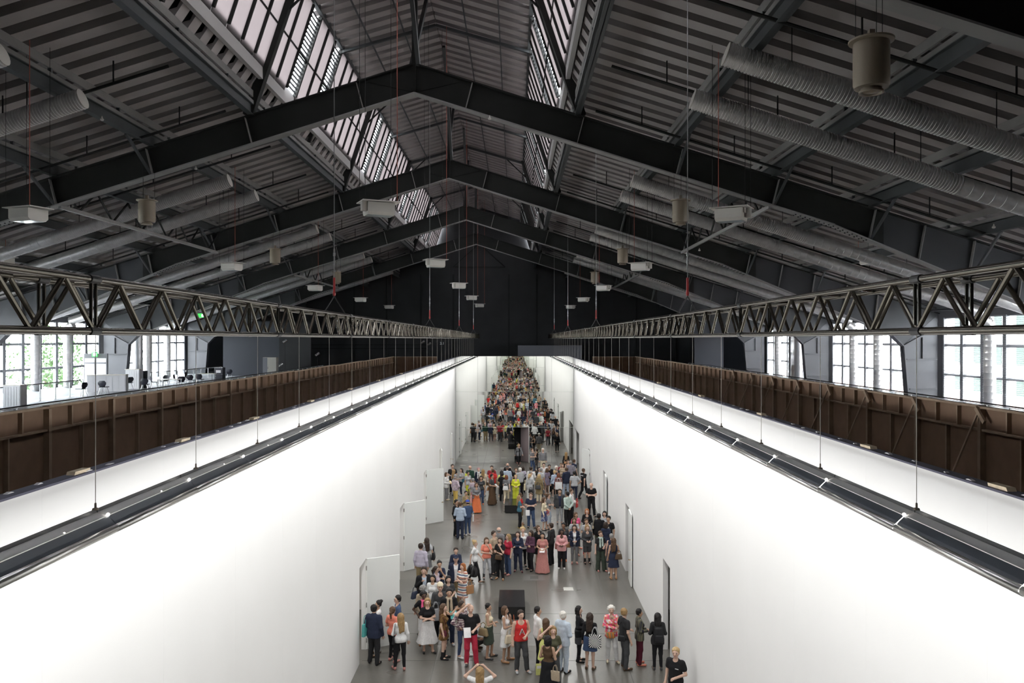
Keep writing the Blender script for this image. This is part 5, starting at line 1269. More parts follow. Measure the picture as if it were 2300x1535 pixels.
bag('handbag', q, (-.30, .05, .98), 'black', 'large black shoulder bag of the person in grey tee beyond the second door', rz=60, sc_=1.25)
pp(r3(1055, 222), 10, 'person in navy jacket with hand at mouth behind the navy cap', F_, 'chin', 'pale', ('tail', 'dark'), (JK, 'navy'), ('slim', 'black'))
pp(r3(1055, 298), 5, 'person in navy cap and dark zip jacket at the end of the left queue', M_, 'stand', 'pale', ('cap', 'navy', 'black'), (TS, 'white'), ('trousers', 'khaki'), extra=((JK, 'navy'),))
q = pp(r3(1120, 375), -35, 'person in a striped short dress at the back of the left queue', F_, 'fold', 'pale', ('long', 'red'), ('dress', 'striped'), None, ('shoes', 'tan'))
bag('tote', q, (.28, .10, .80), 'tan', 'tan bag hanging beside the striped dress', rz=70, sc_=.8)
q = pp(r3(755, 410), 20, 'person in black blazer and pale blue shirt with a navy bag', M_, 'strap', 'pale', ('short', 'dark'), (SH, 'paleblue'), ('trousers', 'black'), extra=((JK, 'black'),))
bag('handbag', q, (-.32, -.05, .86), 'navy', 'navy bag of the person in the black blazer', rz=30)
pp(r3(855, 408), 70, 'person in glasses and lavender blouse in the left queue', F_, 'rest', 'pale', ('tail', 'dark'), (SH, 'lavender_print'), ('slim', 'black'))
pp(r3(895, 350), 15, 'person in navy top resting chin on hand in the left queue', F_, 'chin', 'tan', ('bun', 'black'), (TS, 'navy'), ('slim', 'black'))
pp(r3(862, 488), -10, 'person in open white blouse smiling in the left queue', F_, 'stand', 'tan', ('bob', 'black'), (SH, 'white'), ('slim', 'charcoal'))
pp(r3(945, 493), 15, 'person in charcoal tee looking down in the left queue', F_, 'read', 'pale', ('bob', 'black'), (TS, 'charcoal'), ('slim', 'black'))
q = pp(r3(890, 573), 10, 'person in a white flat cap and grey jacket in the left queue', M_, 'chin', 'pale', ('flat_cap', 'cream', 'grey'), (JK, 'charcoal'), ('trousers', 'black'))
bag('tote', q, (-.16, -.24, .85), 'lightgrey', 'pale grey tote bag in front of the white flat cap', rz=10)
q = pp(r3(985, 618), 15, 'person in black tee and beige scarf reading in the left queue', M_, 'read', 'tan', ('bun', 'black'), (TS, 'black'), ('trousers', 'navy'), ('shoes', 'lightgrey'), (('scarf', 'beige'),))
bag('paper', q, (.10, -.26, 1.02), 'turquoise', 'turquoise folder held by the person in the beige scarf', tilt=-50)
pp(r3(738, 606), -160, 'person in beige cardigan behind the pink scarf', F_, 'stand', 'pale', ('curly', 'grey'), (SH, 'beige'), ('slim', 'beige'))
pp(r3(752, 632), 10, 'person in glasses with a pink scarf over a black top', F_, 'hip', 'dark', ('curly', 'black'), (TS, 'black'), ('trousers', 'white'), ('shoes', 'tan'), (('scarf', 'hotpink'),))
pp(r3(778, 710), 15, 'person in black puff-sleeved top and wide white skirt with folded arms', F_, 'fold', 'pale', ('long', 'fair'), (TS, 'black'), ('midi', 'white'), ('shoes', 'black'))
q = pp(r3(963, 768), 80, 'person in brown patterned tunic and black ankle boots', F_, 'stand', 'pale', ('long', 'brown'), ('tunic', 'brown_print'), None, ('boots', 'black'))
bag('small', q, (-.20, -.06, .90), 'maroon', 'dark red shoulder bag against the brown patterned tunic', rz=60)
pp(r3(1105, 757), 55, 'person in checked shirt and jeans with hand on hip', M_, 'hip', 'tan', ('short', 'dark'), (SH, 'plaid_red'), ('slim', 'denim'), ('shoes', 'white'), h=1.70)
q = pp(r3(1180, 760), 10, 'person in black tee and bright red trousers with hand on head', M_, 'head', 'pale', ('fringe', 'white'), (TS, 'black'), ('trousers', 'crimson'), ('shoes', 'charcoal'))
bag('paper', q, (-.12, -.20, 1.02), 'white', 'white papers held by the person in red trousers', tilt=-30)
X, Y = px_floor(1066, 1458); q = person(X, Y, 60, 'person crouching in grey beside the red trousers', True, 1.66, 'crouch', 'tan', ('long', 'dark'), (SH, 'lightgrey'), ('slim', 'charcoal'), ('boots', 'brown'))
bag('small', q, (.15, -.42, .25), 'brown', 'small brown bag held by the crouching person')
q = pp(r3(1375, 765), 80, 'person in cream sleeveless top and dark green skirt with sneakers', F_, 'fold', 'tan', ('short', 'black'), ('tank', 'cream'), ('skirt', 'green'), ('shoes', 'charcoal'))
bag('handbag', q, (-.22, .12, .92), 'khaki', 'woven straw bag of the person in the green skirt', rz=70); 
q = pp(r3(1530, 790), 75, 'person in white dress and tan flats with hand at face', F_, 'chin', 'tan', ('bob', 'brown'), ('sundress', 'white'), None, ('shoes', 'tan'))
bag('handbag', q, (-.16, -.22, .80), 'cream', 'large cream handbag of the person in the white dress', rz=-60, sc_=1.1); bag('small', q, (.18, -.26, 1.14), 'orange', 'small orange purse of the person in the white dress', sc_=.6)
RT = pp(r4(215, 832), 15, 'person in red tank top with a white letter and grey trousers', M_, 'rest', 'pale', ('short', 'dark'), ('tank', 'red'), ('trousers', 'charcoal'), ('shoes', 'lightgrey'))
for sz, cm, dy in ((.25, 'white', 0), (.19, 'navy', -.004)):
    t_ = text('letter_print', 'A', (.0, -.147 + dy, 1.19), sz, M['paper'] if cm == 'white' else M['plate_dark'], RT, ext=.002)
pp(r4(385, 800), 105, 'person in white shirt and black trousers looking away beside the yellow dress', M_, 'fold', 'tan', ('short', 'black'), (SH, 'white'), ('trousers', 'black'), ('shoes', 'navy'))
q = pp(r4(460, 902), 185, 'person in yellow dress seen from behind near the bottom edge', F_, 'rest', 'pale', ('long', 'brown'), ('sundress', 'lemon'), None, ('shoes', 'tan'))
bag('handbag', q, (-.26, .08, .90), 'crimson', 'red handbag beside the yellow dress', rz=80); 
q.children[-1] and None
pp(r4(620, 842), 140, 'person in pale blue suit with head bowed', M_, 'read', 'pale', ('short', 'white'), (JK, 'paleblue'), ('trousers', 'paleblue'), ('shoes', 'black'))
q = pp(r4(528, 986), 5, 'person in olive top with one hand on the forehead, cut by the bottom edge', F_, 'head', 'pale', ('bob', 'fair'), (TS, 'olive'), ('trousers', 'charcoal'))
bag('paper', q, (-.40, -.10, .55), 'lemon', 'yellow paper carrier beside the olive top', sc_=1.1)
q = pp(r4(480, 1078), 155, 'person in black dress with bare shoulders reading at the bottom edge', F_, 'read', 'tan', ('bob', 'black'), ('tank', 'brown'), ('maxi', 'black'))
bag('paper', q, (.02, -.30, 1.16), 'white', 'open white programme read by the person in the black dress', tilt=-40); bag('tote', q, (-.26, .10, .70), 'beige', 'beige cloth draped at the hip of the black dress', sc_=.7)
pp(r4(805, 808), 80, 'person in black leather jacket and short black skirt', F_, 'read', 'pale', ('bob', 'black'), (JK, 'black'), ('mini', 'charcoal'), ('boots', 'black'), (('slim', 'black'),))
q = pp(r4(862, 835), 160, 'person in black top and denim skirt seen from behind', F_, 'stand', 'pale', ('long', 'dark'), (SH, 'black'), ('mini', 'denim'), ('shoes', 'brown'))
bag('tote', q, (-.20, .16, .96), 'rays', 'tote bag with black and white rays on the person in the denim skirt', rz=0)
q = pp(r4(1095, 790), 0, 'person in pink flowered jacket and white trousers with hand at chin', F_, 'chin', 'pale', ('curly', 'white'), (JK, 'flowers'), ('trousers', 'white'), ('shoes', 'cream'))
bag('handbag', q, (-.05, -.22, .92), 'multi', 'patchwork bag in front of the pink flowered jacket', sc_=.75)
q = pp(r4(1222, 810), 115, 'person in dark striped shirt and grey trousers between the pink jacket and maroon trousers', M_, 'rest', 'pale', ('short', 'fair'), (TS, 'soft_black'), ('trousers', 'charcoal'), ('shoes', 'brown'))
bag('small', q, (-.16, .20, .98), 'black', 'black shoulder bag of the person in grey trousers', rz=40)
pp(r4(1365, 817), 95, 'person in striped jacket, maroon trousers and coral shoes', F_, 'read', 'tan', ('short', 'black'), (JK, 'stripe_jacket'), ('trousers', 'maroon'), ('shoes', 'coral'))
q = pp(r4(1612, 856), 178, 'person in black with a black backpack against the right wall', F_, 'front' if False else 'read', 'tan', ('long', 'black'), (JK, 'soft_black'), ('slim', 'black'), ('shoes', 'charcoal'))
bag('backpack', q, (0, .24, 1.18), 'black', 'black backpack of the person against the right wall')
PO = pp(r4(1720, 1195), -35, 'person in black polo shirt at the bottom right, cut by the frame', M_, 'rest', 'pale', ('short', 'blond'), (TS, 'black'), ('trousers', 'black'))
t_ = MB().box(-.045, .045, -.155, -.150, 1.285, 1.30).build('name_print', M['paper'], PO); t_.location = (.09, 0, 0)
pp(r3(1465, 1380), 180, 'person in white top with both hands in long hair, cut by the bottom edge', F_, 'hands_up', 'pale', ('long', 'fair'), (TS, 'white'), ('slim', 'denim'))
# ---- middle queue
q = pp(r2(520, 1026), 80, 'person in white tee and black trousers lugging a black holdall', F_, 'walk', 'pale', ('bun', 'blond'), (TS, 'white'), ('slim', 'black'), ('shoes', 'brown'))
bag('duffel', q, (-.35, -.05, .55), 'black', 'black holdall carried by the person in the white tee', rz=10, sc_=1.2); bag('duffel', q, (.38, .30, .42), 'soft_black', 'second black holdall behind the person in the white tee', sc_=1.1)
pp(r2(650, 998), 15, 'person in coral tee and pale trousers with hand at face', F_, 'chin', 'pale', ('long', 'brown'), (TS, 'coral'), ('slim', 'lightgrey'), ('boots', 'charcoal'))
pp(r2(715, 934), 60, 'person in beige shirt leaning over behind the coral tee', M_, 'read', 'pale', ('short', 'dark'), (SH, 'beige'), ('trousers', 'charcoal'))
pp(r2(770, 886), 150, 'person in grey jacket beside the second bench', M_, 'stand', 'pale', ('fringe', 'grey'), (JK, 'grey'), ('trousers', 'charcoal'))
q = pp(r2(765, 995), -20, 'person in black top and trousers with brown bag and tan sandals', F_, 'chin', 'pale', ('long', 'dark'), (TS, 'black'), ('trousers', 'black'), ('shoes', 'tan'))
bag('handbag', q, (.0, -.20, .98), 'brown', 'brown leather bag on the person with tan sandals', sc_=.9)
q = pp(r2(868, 963), -50, 'person in crimson tee and blue jeans beside the second bench', F_, 'strap', 'pale', ('long', 'fair'), (TS, 'crimson'), ('trousers', 'denim'), ('shoes', 'rose'))
bag('handbag', q, (-.27, .08, .92), 'brown', 'brown shoulder bag of the person in the crimson tee', rz=70, sc_=.9)
q = pp(r2(970, 935), -5, 'person in navy jacket and navy trousers with folded arms', F_, 'fold', 'pale', ('long', 'dark'), (JK, 'navy'), ('trousers', 'navy'), ('shoes', 'maroon'))
bag('paper', q, (-.27, -.04, .85), 'white', 'white sheet held low by the person in the navy jacket')
pp(r2(1027, 888), 10, 'person in open white cardigan and black leggings', F_, 'read', 'pale', ('curly', 'blond'), (JK, 'white'), ('slim', 'black'), ('boots', 'black'))
pp(r2(1112, 922), -45, 'person wrapped in a purple shawl', F_, 'fold', 'tan', ('long', 'dark'), (JK, 'purple'), ('trousers', 'black'), ('boots', 'black'), (('scarf', 'purple'),))
pp(r2(1212, 870), 40, 'person in glasses and black cardigan behind the long rose skirt', F_, 'stand', 'pale', ('bob', 'brown'), (JK, 'black'), ('skirt', 'black'))
q = pp(r2(1238, 948), -5, 'person in a long rose skirt reading a booklet', F_, 'read', 'tan', ('long', 'black'), (TS, 'rose'), ('maxi', 'rose'), ('shoes', 'rose'))
bag('paper', q, (.0, -.28, 1.06), 'white', 'white booklet held over the long rose skirt', tilt=-70)
q = pp(r2(1310, 843), -120, 'person in black shirt and trousers holding a white folder', M_, 'read', 'pale', ('short', 'dark'), (SH, 'soft_black'), ('trousers', 'black'))
bag('paper', q, (-.16, -.24, 1.14), 'white', 'white folder held by the person in the black shirt', rz=50, tilt=-20, sc_=1.2)
q = pp(r2(1445, 908), -5, 'person in pink cardigan and white tee looking at a phone', F_, 'read', 'dark', ('bob', 'black'), (JK, 'pink'), ('trousers', 'black'), ('shoes', 'white'))
bag('backpack', q, (-.20, .14, 1.0), 'rose', 'rose backpack of the person in the pink cardigan', sc_=.7)
q = pp(r2(1487, 845), -5, 'person in grey-blue denim jacket with a tan shoulder bag', F_, 'strap', 'brown', ('short', 'black'), (JK, 'charcoal'), ('slim', 'navy'), ('shoes', 'orange'))
bag('handbag', q, (.24, -.18, .80), 'tan', 'tan shoulder bag of the person in the grey-blue jacket')
q = pp(r2(1580, 858), 0, 'person in navy blazer over white tee with grey jeans', F_, 'read', 'pale', ('bob', 'dark'), (TS, 'white'), ('slim', 'grey'), ('shoes', 'rose'), ((JK, 'navy'),))
pp(r2(1700, 863), 10, 'person in charcoal jacket, dark shorts and black boots', F_, 'read', 'pale', ('bob', 'fair'), (JK, 'charcoal'), ('shorts', 'charcoal'), ('boots', 'black'))
pp(r2(1600, 790), 5, 'person in pale grey top with hand at chin in the right group', F_, 'chin', 'tan', ('long', 'brown'), (TS, 'lightgrey'), ('slim', 'charcoal'), ('shoes', 'rose'))
pp(r2(1597, 728), 20, 'person in bright pink top at the back of the right group', F_, 'rest', 'tan', ('bob', 'brown'), (TS, 'hotpink'), ('slim', 'charcoal'), ('shoes', 'coral'))
pp(r2(1718, 690), -5, 'person in black jacket with hair falling over one shoulder near the right wall', F_, 'read', 'pale', ('long', 'red'), (JK, 'black'), ('slim', 'black'))
pp(r2(1690, 795), 10, 'person in grey patterned top in the right group', F_, 'read', 'tan', ('short', 'brown'), (TS, 'lightgrey'), ('slim', 'red'))
q = pp(r2(1850, 742), 165, 'person in black leather jacket seen from behind by the right wall', M_, 'strap', 'brown', ('short', 'black'), (JK, 'black'), ('trousers', 'olive'))
bag('small', q, (.24, .06, 1.16), 'cream', 'cream strapped bag of the person in black leather jacket', rz=80, sc_=.8)
pp(r2(1957, 715), -30, 'person in grey top with a short fringe against the right wall', F_, 'rest', 'pale', ('bob', 'black'), (TS, 'lightgrey'), ('slim', 'black'))
q = pp(r2(1978, 766), -25, 'person in black tee with a pale print beside the right wall', M_, 'stand', 'tan', ('short', 'black'), (TS, 'black'), ('trousers', 'navy'))
MB().box(-.08, .08, -.150, -.145, 1.12, 1.32).build('chest_print', M['plate_white'], q)
pp(r2(1920, 833), 175, 'person in navy top seen from behind in the group by the right wall', F_, 'stand', 'pale', ('bob', 'dark'), (TS, 'navy'), ('skirt', 'navy'))
pp(r2(1870, 932), 15, 'person in dark tee with a patterned scarf and wide olive trousers', F_, 'rest', 'pale', ('short', 'brown'), (TS, 'soft_black'), ('wide', 'green'), ('shoes', 'rose'), (('scarf', 'mint'),))
pp(r2(1975, 957), 165, 'person in navy dress and white sneakers by the right wall', F_, 'stand', 'pale', ('short', 'grey'), ('sundress', 'navy'), None, ('shoes', 'white'))
q = pp(r2(2003, 1000), 185, 'person in navy sleeveless dress and tan sandals at the end of the right group', F_, 'strap', 'tan', ('long', 'brown'), ('sundress', 'navy'), None, ('shoes', 'tan'))
bag('handbag', q, (-.18, .17, 1.0), 'brown', 'brown leather bag on the back of the navy sleeveless dress', sc_=.9)
pp(r2(1793, 410), 0, 'person in black uniform standing guard with folded arms at the right wall', M_, 'fold', 'pale', ('none', ''), (TS, 'black'), ('trousers', 'black'), h=1.82)
q = pp(r2(1690, 255), 125, 'person in black uniform shirt walking towards the third right door', M_, 'walk', 'pale', ('short', 'brown'), (TS, 'black'), ('trousers', 'black'), h=1.82)
MB().box(-.10, .10, .118, .124, 1.34, 1.375).build('back_print', M['paper'], q)
q = pp(r2(348, 608), 170, 'person in pale blue shirt and navy trousers seen from behind', M_, 'read', 'pale', ('short', 'brown'), (SH, 'lightblue'), ('trousers', 'navy'), h=1.80)
pp(r2(322, 596), 60, 'person in black mostly hidden by the pale blue shirt', M_, 'stand', 'tan', ('short', 'black'), (SH, 'black'), ('trousers', 'black'))
q = pp(r2(427, 597), -150, 'person in royal blue cap and navy overalls', M_, 'read', 'pale', ('cap', 'royal', 'dark'), (SH, 'denim'), ('slim', 'denim'), ('shoes', 'white'), h=1.74)
bag('tote', q, (-.28, .05, .85), 'white', 'black and white bag beside the navy overalls', rz=60, sc_=.8)
q = pp(r2(415, 497), 40, 'person in khaki jacket with a dark rucksack behind the blue cap', F_, 'strap', 'tan', ('short', 'black'), (JK, 'khaki'), ('slim', 'black'))
bag('backpack', q, (.02, .22, 1.12), 'soft_black', 'dark rucksack on the khaki jacket behind the blue cap', sc_=.8)
q = pp(r2(527, 410), 15, 'person in grey cardigan and long orange dress', F_, 'read', 'tan', ('bob', 'brown'), (JK, 'grey'), ('maxi', 'orange'), ('shoes', 'black'))
bag('tote', q, (-.30, .0, .82), 'pink', 'salmon pink bag hanging beside the orange dress', rz=70)
q = pp(r2(205, 298), 75, 'person in white blazer and grey-brown trousers with a yellow leaflet', F_, 'read', 'pale', ('bob', 'brown'), (JK, 'white'), ('trousers', 'grey'), ('shoes', 'cream'))
bag('paper', q, (.05, -.30, 1.12), 'mustard', 'yellow leaflet held by the person in the white blazer', tilt=-40); bag('handbag', q, (.30, .12, .82), 'tan', 'tan bag of the person in the white blazer', rz=80)
pp(r2(270, 210), 15, 'person in dark tee standing by the fifth left door', M_, 'read', 'pale', ('short', 'dark'), (TS, 'soft_black'), ('trousers', 'black'), h=1.82)
pp(r2(305, 262), 130, 'person with very long hair and grey top behind the yellow trousers', F_, 'rest', 'pale', ('long', 'fair'), (TS, 'lightgrey'), ('slim', 'charcoal'))
q = pp(r2(355, 257), -60, 'person in grey tee, navy jeans and white shoes by the far left wall', F_, 'rest', 'pale', ('long', 'dark'), (TS, 'lightgrey'), ('slim', 'navy'), ('shoes', 'white'))
bag('tote', q, (.24, .05, 1.0), 'teal', 'teal bag of the person in navy jeans', rz=80, sc_=.6)
pp(r2(300, 332), 140, 'person in lavender patterned shirt and bright yellow trousers', M_, 'hip', 'pale', ('cap', 'grey', 'grey'), (SH, 'lavender_print'), ('slim', 'mustard'), ('shoes', 'olive'), h=1.72)
q = pp(r2(463, 222), 160, 'person in green checked shirt with a lime backpack', M_, 'stand', 'pale', ('none', ''), (SH, 'plaid_green'), ('trousers', 'khaki'), h=1.84)
bag('backpack', q, (.12, .22, 1.15), 'lime', 'lime green backpack on the green checked shirt', sc_=.8)
pp(r2(540, 250), 5, 'person in pink headscarf and white and navy jacket', F_, 'rest', 'pale', ('short', 'pinkish'), (JK, 'navy'), ('slim', 'navy'), extra=(('scarf', 'white'),))
q = pp(r2(490, 360), 170, 'person in pale patterned top with a grey rucksack in the far left group', F_, 'rest', 'pale', ('short', 'grey'), (SH, 'lavender_print'), ('slim', 'beige'))
bag('backpack', q, (0, .2, 1.1), 'grey', 'grey rucksack in the far left group', sc_=.75)
pp(r2(437, 285), 40, 'person in grey top and lime green trousers', F_, 'rest', 'tan', ('short', 'black'), (TS, 'lightgrey'), ('slim', 'lime'), ('shoes', 'grey'))
pp(r2(578, 335), 5, 'person in charcoal v-neck tee and long denim trousers', F_, 'stand', 'tan', ('bob', 'black'), (TS, 'charcoal'), ('trousers', 'denim'), ('shoes', 'orange'))
q = pp(r2(597, 262), 170, 'person in cream dress with a brown bag seen from behind', F_, 'stand', 'pale', ('long', 'fair'), ('tunic', 'cream'), None, ('shoes', 'lightgrey'))
bag('handbag', q, (-.30, .0, .82), 'brown', 'brown bag beside the cream dress', sc_=.8)
pp(r2(692, 225), 10, 'person in dark red polo shirt facing the camera', M_, 'fold', 'pale', ('short', 'dark'), (TS, 'darkred'), ('trousers', 'charcoal'))
pp(r2(706, 262), 170, 'person in bright red tee seen from behind', M_, 'stand', 'tan', ('short', 'brown'), (TS, 'red'), ('trousers', 'black'), h=1.72)
q = pp(r2(695, 315), 70, 'person in grey tee and long brown wrap holding a magazine', M_, 'read', 'tan', ('short', 'black'), (TS, 'charcoal'), ('maxi', 'brown'), ('shoes', 'blue'))
bag('paper', q, (.05, -.28, 1.1), 'lightgrey', 'magazine held by the person in the long brown wrap', tilt=-50); bag('handbag', q, (-.10, .20, .92), 'tan', 'tan bag of the person in the long brown wrap', sc_=.8)
pp(r2(797, 277), 175, 'person in lemon yellow tee and grey cropped trousers seen from behind', F_, 'rest', 'pale', ('long', 'black'), (TS, 'lemon'), ('capri', 'charcoal'), ('shoes', 'cream'))
pp(r2(806, 300), 160, 'person in black hidden behind the lemon yellow tee', M_, 'stand', 'tan', ('short', 'black'), (TS, 'black'), ('trousers', 'black'), h=1.70)
pp(r2(863, 196), 150, 'person in black shirt with bare head near the mirror', M_, 'stand', 'pale', ('none', ''), (SH, 'black'), ('trousers', 'charcoal'))
pp(r2(870, 232), -170, 'person in pale blue shirt and grey cap near the mirror', M_, 'stand', 'pale', ('cap', 'charcoal', 'dark'), (SH, 'lightblue'), ('trousers', 'grey'))
q = pp(r2(882, 325), 170, 'person in grey tee and cream cropped trousers with a white bag', F_, 'walk', 'pale', ('bob', 'auburn'), (TS, 'grey'), ('capri', 'cream'), ('shoes', 'cream'))
bag('handbag', q, (.02, .20, .98), 'white', 'white shoulder bag beside the lime suit', sc_=1.0)
pp(r2(918, 325), 5, 'person in a lime yellow jacket and trousers with clasped hands', F_, 'read', 'pale', ('short', 'blond'), (JK, 'lime'), ('wide', 'lime'), ('shoes', 'mustard'))
pp(r2(955, 256), -10, 'person in black top smiling behind the grey-blue shirt', F_, 'rest', 'pale', ('curly', 'brown'), (TS, 'black'), ('slim', 'black'))
pp(r2(986, 242), -160, 'person in grey-blue shirt and black trousers seen from behind', M_, 'fold', 'pale', ('short', 'white'), (SH, 'lightgrey'), ('trousers', 'black'))
q = pp(r2(1027, 235), 160, 'person in mauve-grey shirt with a black shoulder bag', F_, 'read', 'pale', ('bob', 'dark'), (SH, 'lavender'), ('trousers', 'black'), ('shoes', 'lightgrey'))
bag('handbag', q, (-.24, .1, .98), 'black', 'black shoulder bag of the person in the mauve-grey shirt', rz=60)
pp(r2(1115, 237), 160, 'person in white shirt at the centre of the far crowd', M_, 'strap', 'tan', ('short', 'dark'), (SH, 'white'), ('trousers', 'charcoal'))
pp(r2(1113, 283), 60, 'person in glasses and pale shirt behind the grey jacket', M_, 'rest', 'pale', ('short', 'grey'), (SH, 'white'), ('trousers', 'grey'), h=1.72)
q = pp(r2(1100, 313), 170, 'person in pale grey jacket and white trousers seen from behind', F_, 'strap', 'pale', ('tail', 'blond'), (JK, 'lightgrey'), ('trousers', 'white'), ('shoes', 'cream'))
bag('tote', q, (.27, .02, .95), 'cream', 'cream canvas tote of the person in the pale grey jacket', rz=80); bag('handbag', q, (-.10, .20, .72), 'black', 'black handbag hanging behind the pale grey jacket', sc_=.8)
q = pp(r2(1203, 315), 165, 'person in beige raincoat and white trousers seen from behind', F_, 'stand', 'pale', ('bob', 'blond'), ('coat', 'khaki'), ('trousers', 'cream'), ('shoes', 'rose'))
bag('handbag', q, (.02, .24, .98), 'charcoal', 'dark grey bag on the beige raincoat')
pp(r2(1225, 250), 135, 'person in pale grey tee pointing down beside the raincoat', M_, 'rest', 'tan', ('short', 'grey'), (TS, 'lightgrey'), ('trousers', 'charcoal'), ('shoes', 'lightgrey'))
pp(r2(1205, 240), 20, 'person in dark top hidden between the raincoat and the white shirt', F_, 'stand', 'pale', ('bob', 'black'), (TS, 'soft_black'), ('slim', 'black'))
pp(r2(1252, 195), 0, 'person in white short-sleeved shirt facing the camera in the far crowd', M_, 'read', 'pale', ('short', 'dark'), (SH, 'white'), ('trousers', 'black'))
pp(r2(1312, 220), 10, 'person in black shirt and glasses in the far crowd', M_, 'stand', 'tan', ('short', 'black'), (SH, 'black'), ('trousers', 'black'))
pp(r2(1295, 245), -150, 'person in blue and red checked dress in the far crowd', F_, 'read', 'pale', ('bob', 'brown'), ('tunic', 'plaid_blue'), None, ('shoes', 'tan'))
pp(r2(1368, 275), -165, 'person in long pale blue shirt and black shorts', F_, 'stand', 'pale', ('short', 'blond'), (SH, 'lightblue'), ('shorts', 'black'), ('shoes', 'lightgrey'))
pp(r2(1378, 225), 40, 'person in grey jacket with white collar in the far crowd', M_, 'stand', 'pale', ('short', 'white'), (JK, 'charcoal'), ('trousers', 'charcoal'))
q = pp(r2(1410, 305), 175, 'person in red and grey knitted jacket seen from behind', F_, 'stand', 'pale', ('bob', 'auburn'), (JK, 'knit'), ('slim', 'black'))
bag('tote', q, (-.02, .22, 1.0), 'white', 'white canvas tote on the knitted jacket', sc_=1.15)
pp(r2(1455, 203), 0, 'person in pale blouse with folded arms in the far crowd', F_, 'fold', 'pale', ('long', 'brown'), (SH, 'beige'), ('slim', 'black'))
pp(r2(1440, 196), 10, 'person in dark red top behind the pale blouse', F_, 'stand', 'tan', ('short', 'brown'), (TS, 'darkred'), ('slim', 'charcoal'), h=1.6)
pp(r2(1495, 245), -150, 'person in navy blazer and pale jeans with folded arms', M_, 'fold', 'pale', ('short', 'brown'), (JK, 'navy'), ('trousers', 'lightblue'), ('shoes', 'brown'))
q = pp(r2(1547, 168), 170, 'person in grey checked shirt seen from behind near the right doorway', M_, 'read', 'pale', ('short', 'grey'), (SH, 'plaid_grey'), ('trousers', 'charcoal'))
bag('paper', q, (-.22, -.20, 1.25), 'white', 'white sheet held up by the person in the grey checked shirt', tilt=-30)
pp(r2(1572, 160), 120, 'person in navy tee half hidden by the grey checked shirt', M_, 'stand', 'pale', ('short', 'brown'), (TS, 'navy'), ('trousers', 'black'))
pp(r2(1518, 165), 10, 'person in black vest with hand at chin near the right doorway', F_, 'chin', 'pale', ('long', 'brown'), ('tank', 'soft_black'), ('slim', 'black'))
pp(r2(1582, 285), 175, 'person in white polo shirt and navy jeans with hands on hips', M_, 'hip', 'tan', ('short', 'black'), (TS, 'lightgrey'), ('slim', 'navy'), ('shoes', 'khaki'))
q = pp(r2(1493, 78), 175, 'person in black top with long fair hair entering the right doorway', F_, 'stand', 'pale', ('long', 'fair'), (SH, 'black'), ('slim', 'black'))
bag('small', q, (.05, .18, 1.0), 'tan', 'small tan bag on the back of the black top by the doorway')
pp(r2(1243, 36), 0, 'person in grey-blue jumper and cream trousers by the mirror', M_, 'stand', 'pale', ('short', 'white'), (SH, 'grey'), ('trousers', 'cream'), ('shoes', 'tan'))
q = pp(r2(1137, 32), 60, 'person in grey tee and jeans talking beside the mirror', M_, 'chin', 'pale', ('short', 'brown'), (TS, 'grey'), ('slim', 'denim'), ('shoes', 'brown'))
bag('handbag', q, (.26, .10, .90), 'black', 'black bag of the person in jeans beside the mirror', sc_=.9)
pp(r2(1166, 45), -110, 'person in black vest and patterned leggings beside the mirror', F_, 'fold', 'tan', ('bun', 'dark'), ('tank', 'black'), ('slim', 'legging_print'), ('shoes', 'black'))
pp((960 + 985 / 4.7917, 998), 20, 'person in grey-brown cardigan coming from the mirror door', F_, 'walk', 'pale', ('long', 'fair'), (TS, 'black'), ('slim', 'black'), extra=((JK, 'grey'),))
pp((1163, 987), 100, 'person in black coat with a yellow scarf in the mirror door', F_, 'stand', 'tan', ('bun', 'black'), ('coat', 'black'), ('slim', 'black'), ('shoes', 'rose'), (('scarf', 'lemon'),))
q = pp(r2(1113, 518), 0, 'person in navy polo shirt and blue jeans holding one arm', M_, 'fold', 'pale', ('short', 'brown'), (TS, 'navy'), ('trousers', 'denim'))
bag('paper', q, (-.16, -.22, .80), 'white', 'folded white leaflet held by the person in the navy polo shirt', tilt=-15)
pp(r2(990, 545), 100, 'person in teal tee, black trousers and yellow shoes', F_, 'fold', 'pale', ('long', 'fair'), (TS, 'teal'), ('trousers', 'black'), ('shoes', 'mustard'))
pp(r2(1002, 517), 110, 'person in red top behind the teal tee', F_, 'rest', 'pale', ('bob', 'brown'), (TS, 'red'), ('shorts', 'khaki'), ('shoes', 'tan'))
q = pp(r2(1256, 566), 70, 'person in cream top and blue printed skirt', F_, 'rest', 'pale', ('long', 'brown'), (SH, 'cream'), ('skirt', 'skirt_blue'), ('shoes', 'black'))
bag('tote', q, (.20, -.14, .92), 'union', 'red, white and blue bag of the person in the printed skirt', sc_=.9)
pp(r2(1305, 522), 85, 'person in grey tee and pale jeans with tan shoes', F_, 'fold', 'pale', ('tail', 'brown'), (TS, 'grey'), ('slim', 'paleblue'), ('shoes', 'tan'))
pp(r2(1423, 477), 5, 'person in open grey blazer and grey trousers', M_, 'stand', 'tan', ('short', 'dark'), (TS, 'navy'), ('slim', 'lightgrey'), ('shoes', 'grey'), ((JK, 'charcoal'),), h=1.80)
pp(r2(1507, 503), -140, 'person in mint shirt and black trousers', M_, 'back', 'tan', ('short', 'black'), (SH, 'mint'), ('trousers', 'black'))
q = pp(r2(1548, 475), 70, 'person in white shirt and black trousers with a red bag', M_, 'read', 'pale', ('short', 'brown'), (SH, 'white'), ('trousers', 'black'), h=1.82)
bag('tote', q, (.05, -.28, .98), 'red', 'red bag hanging in front of the white shirt', sc_=.8)
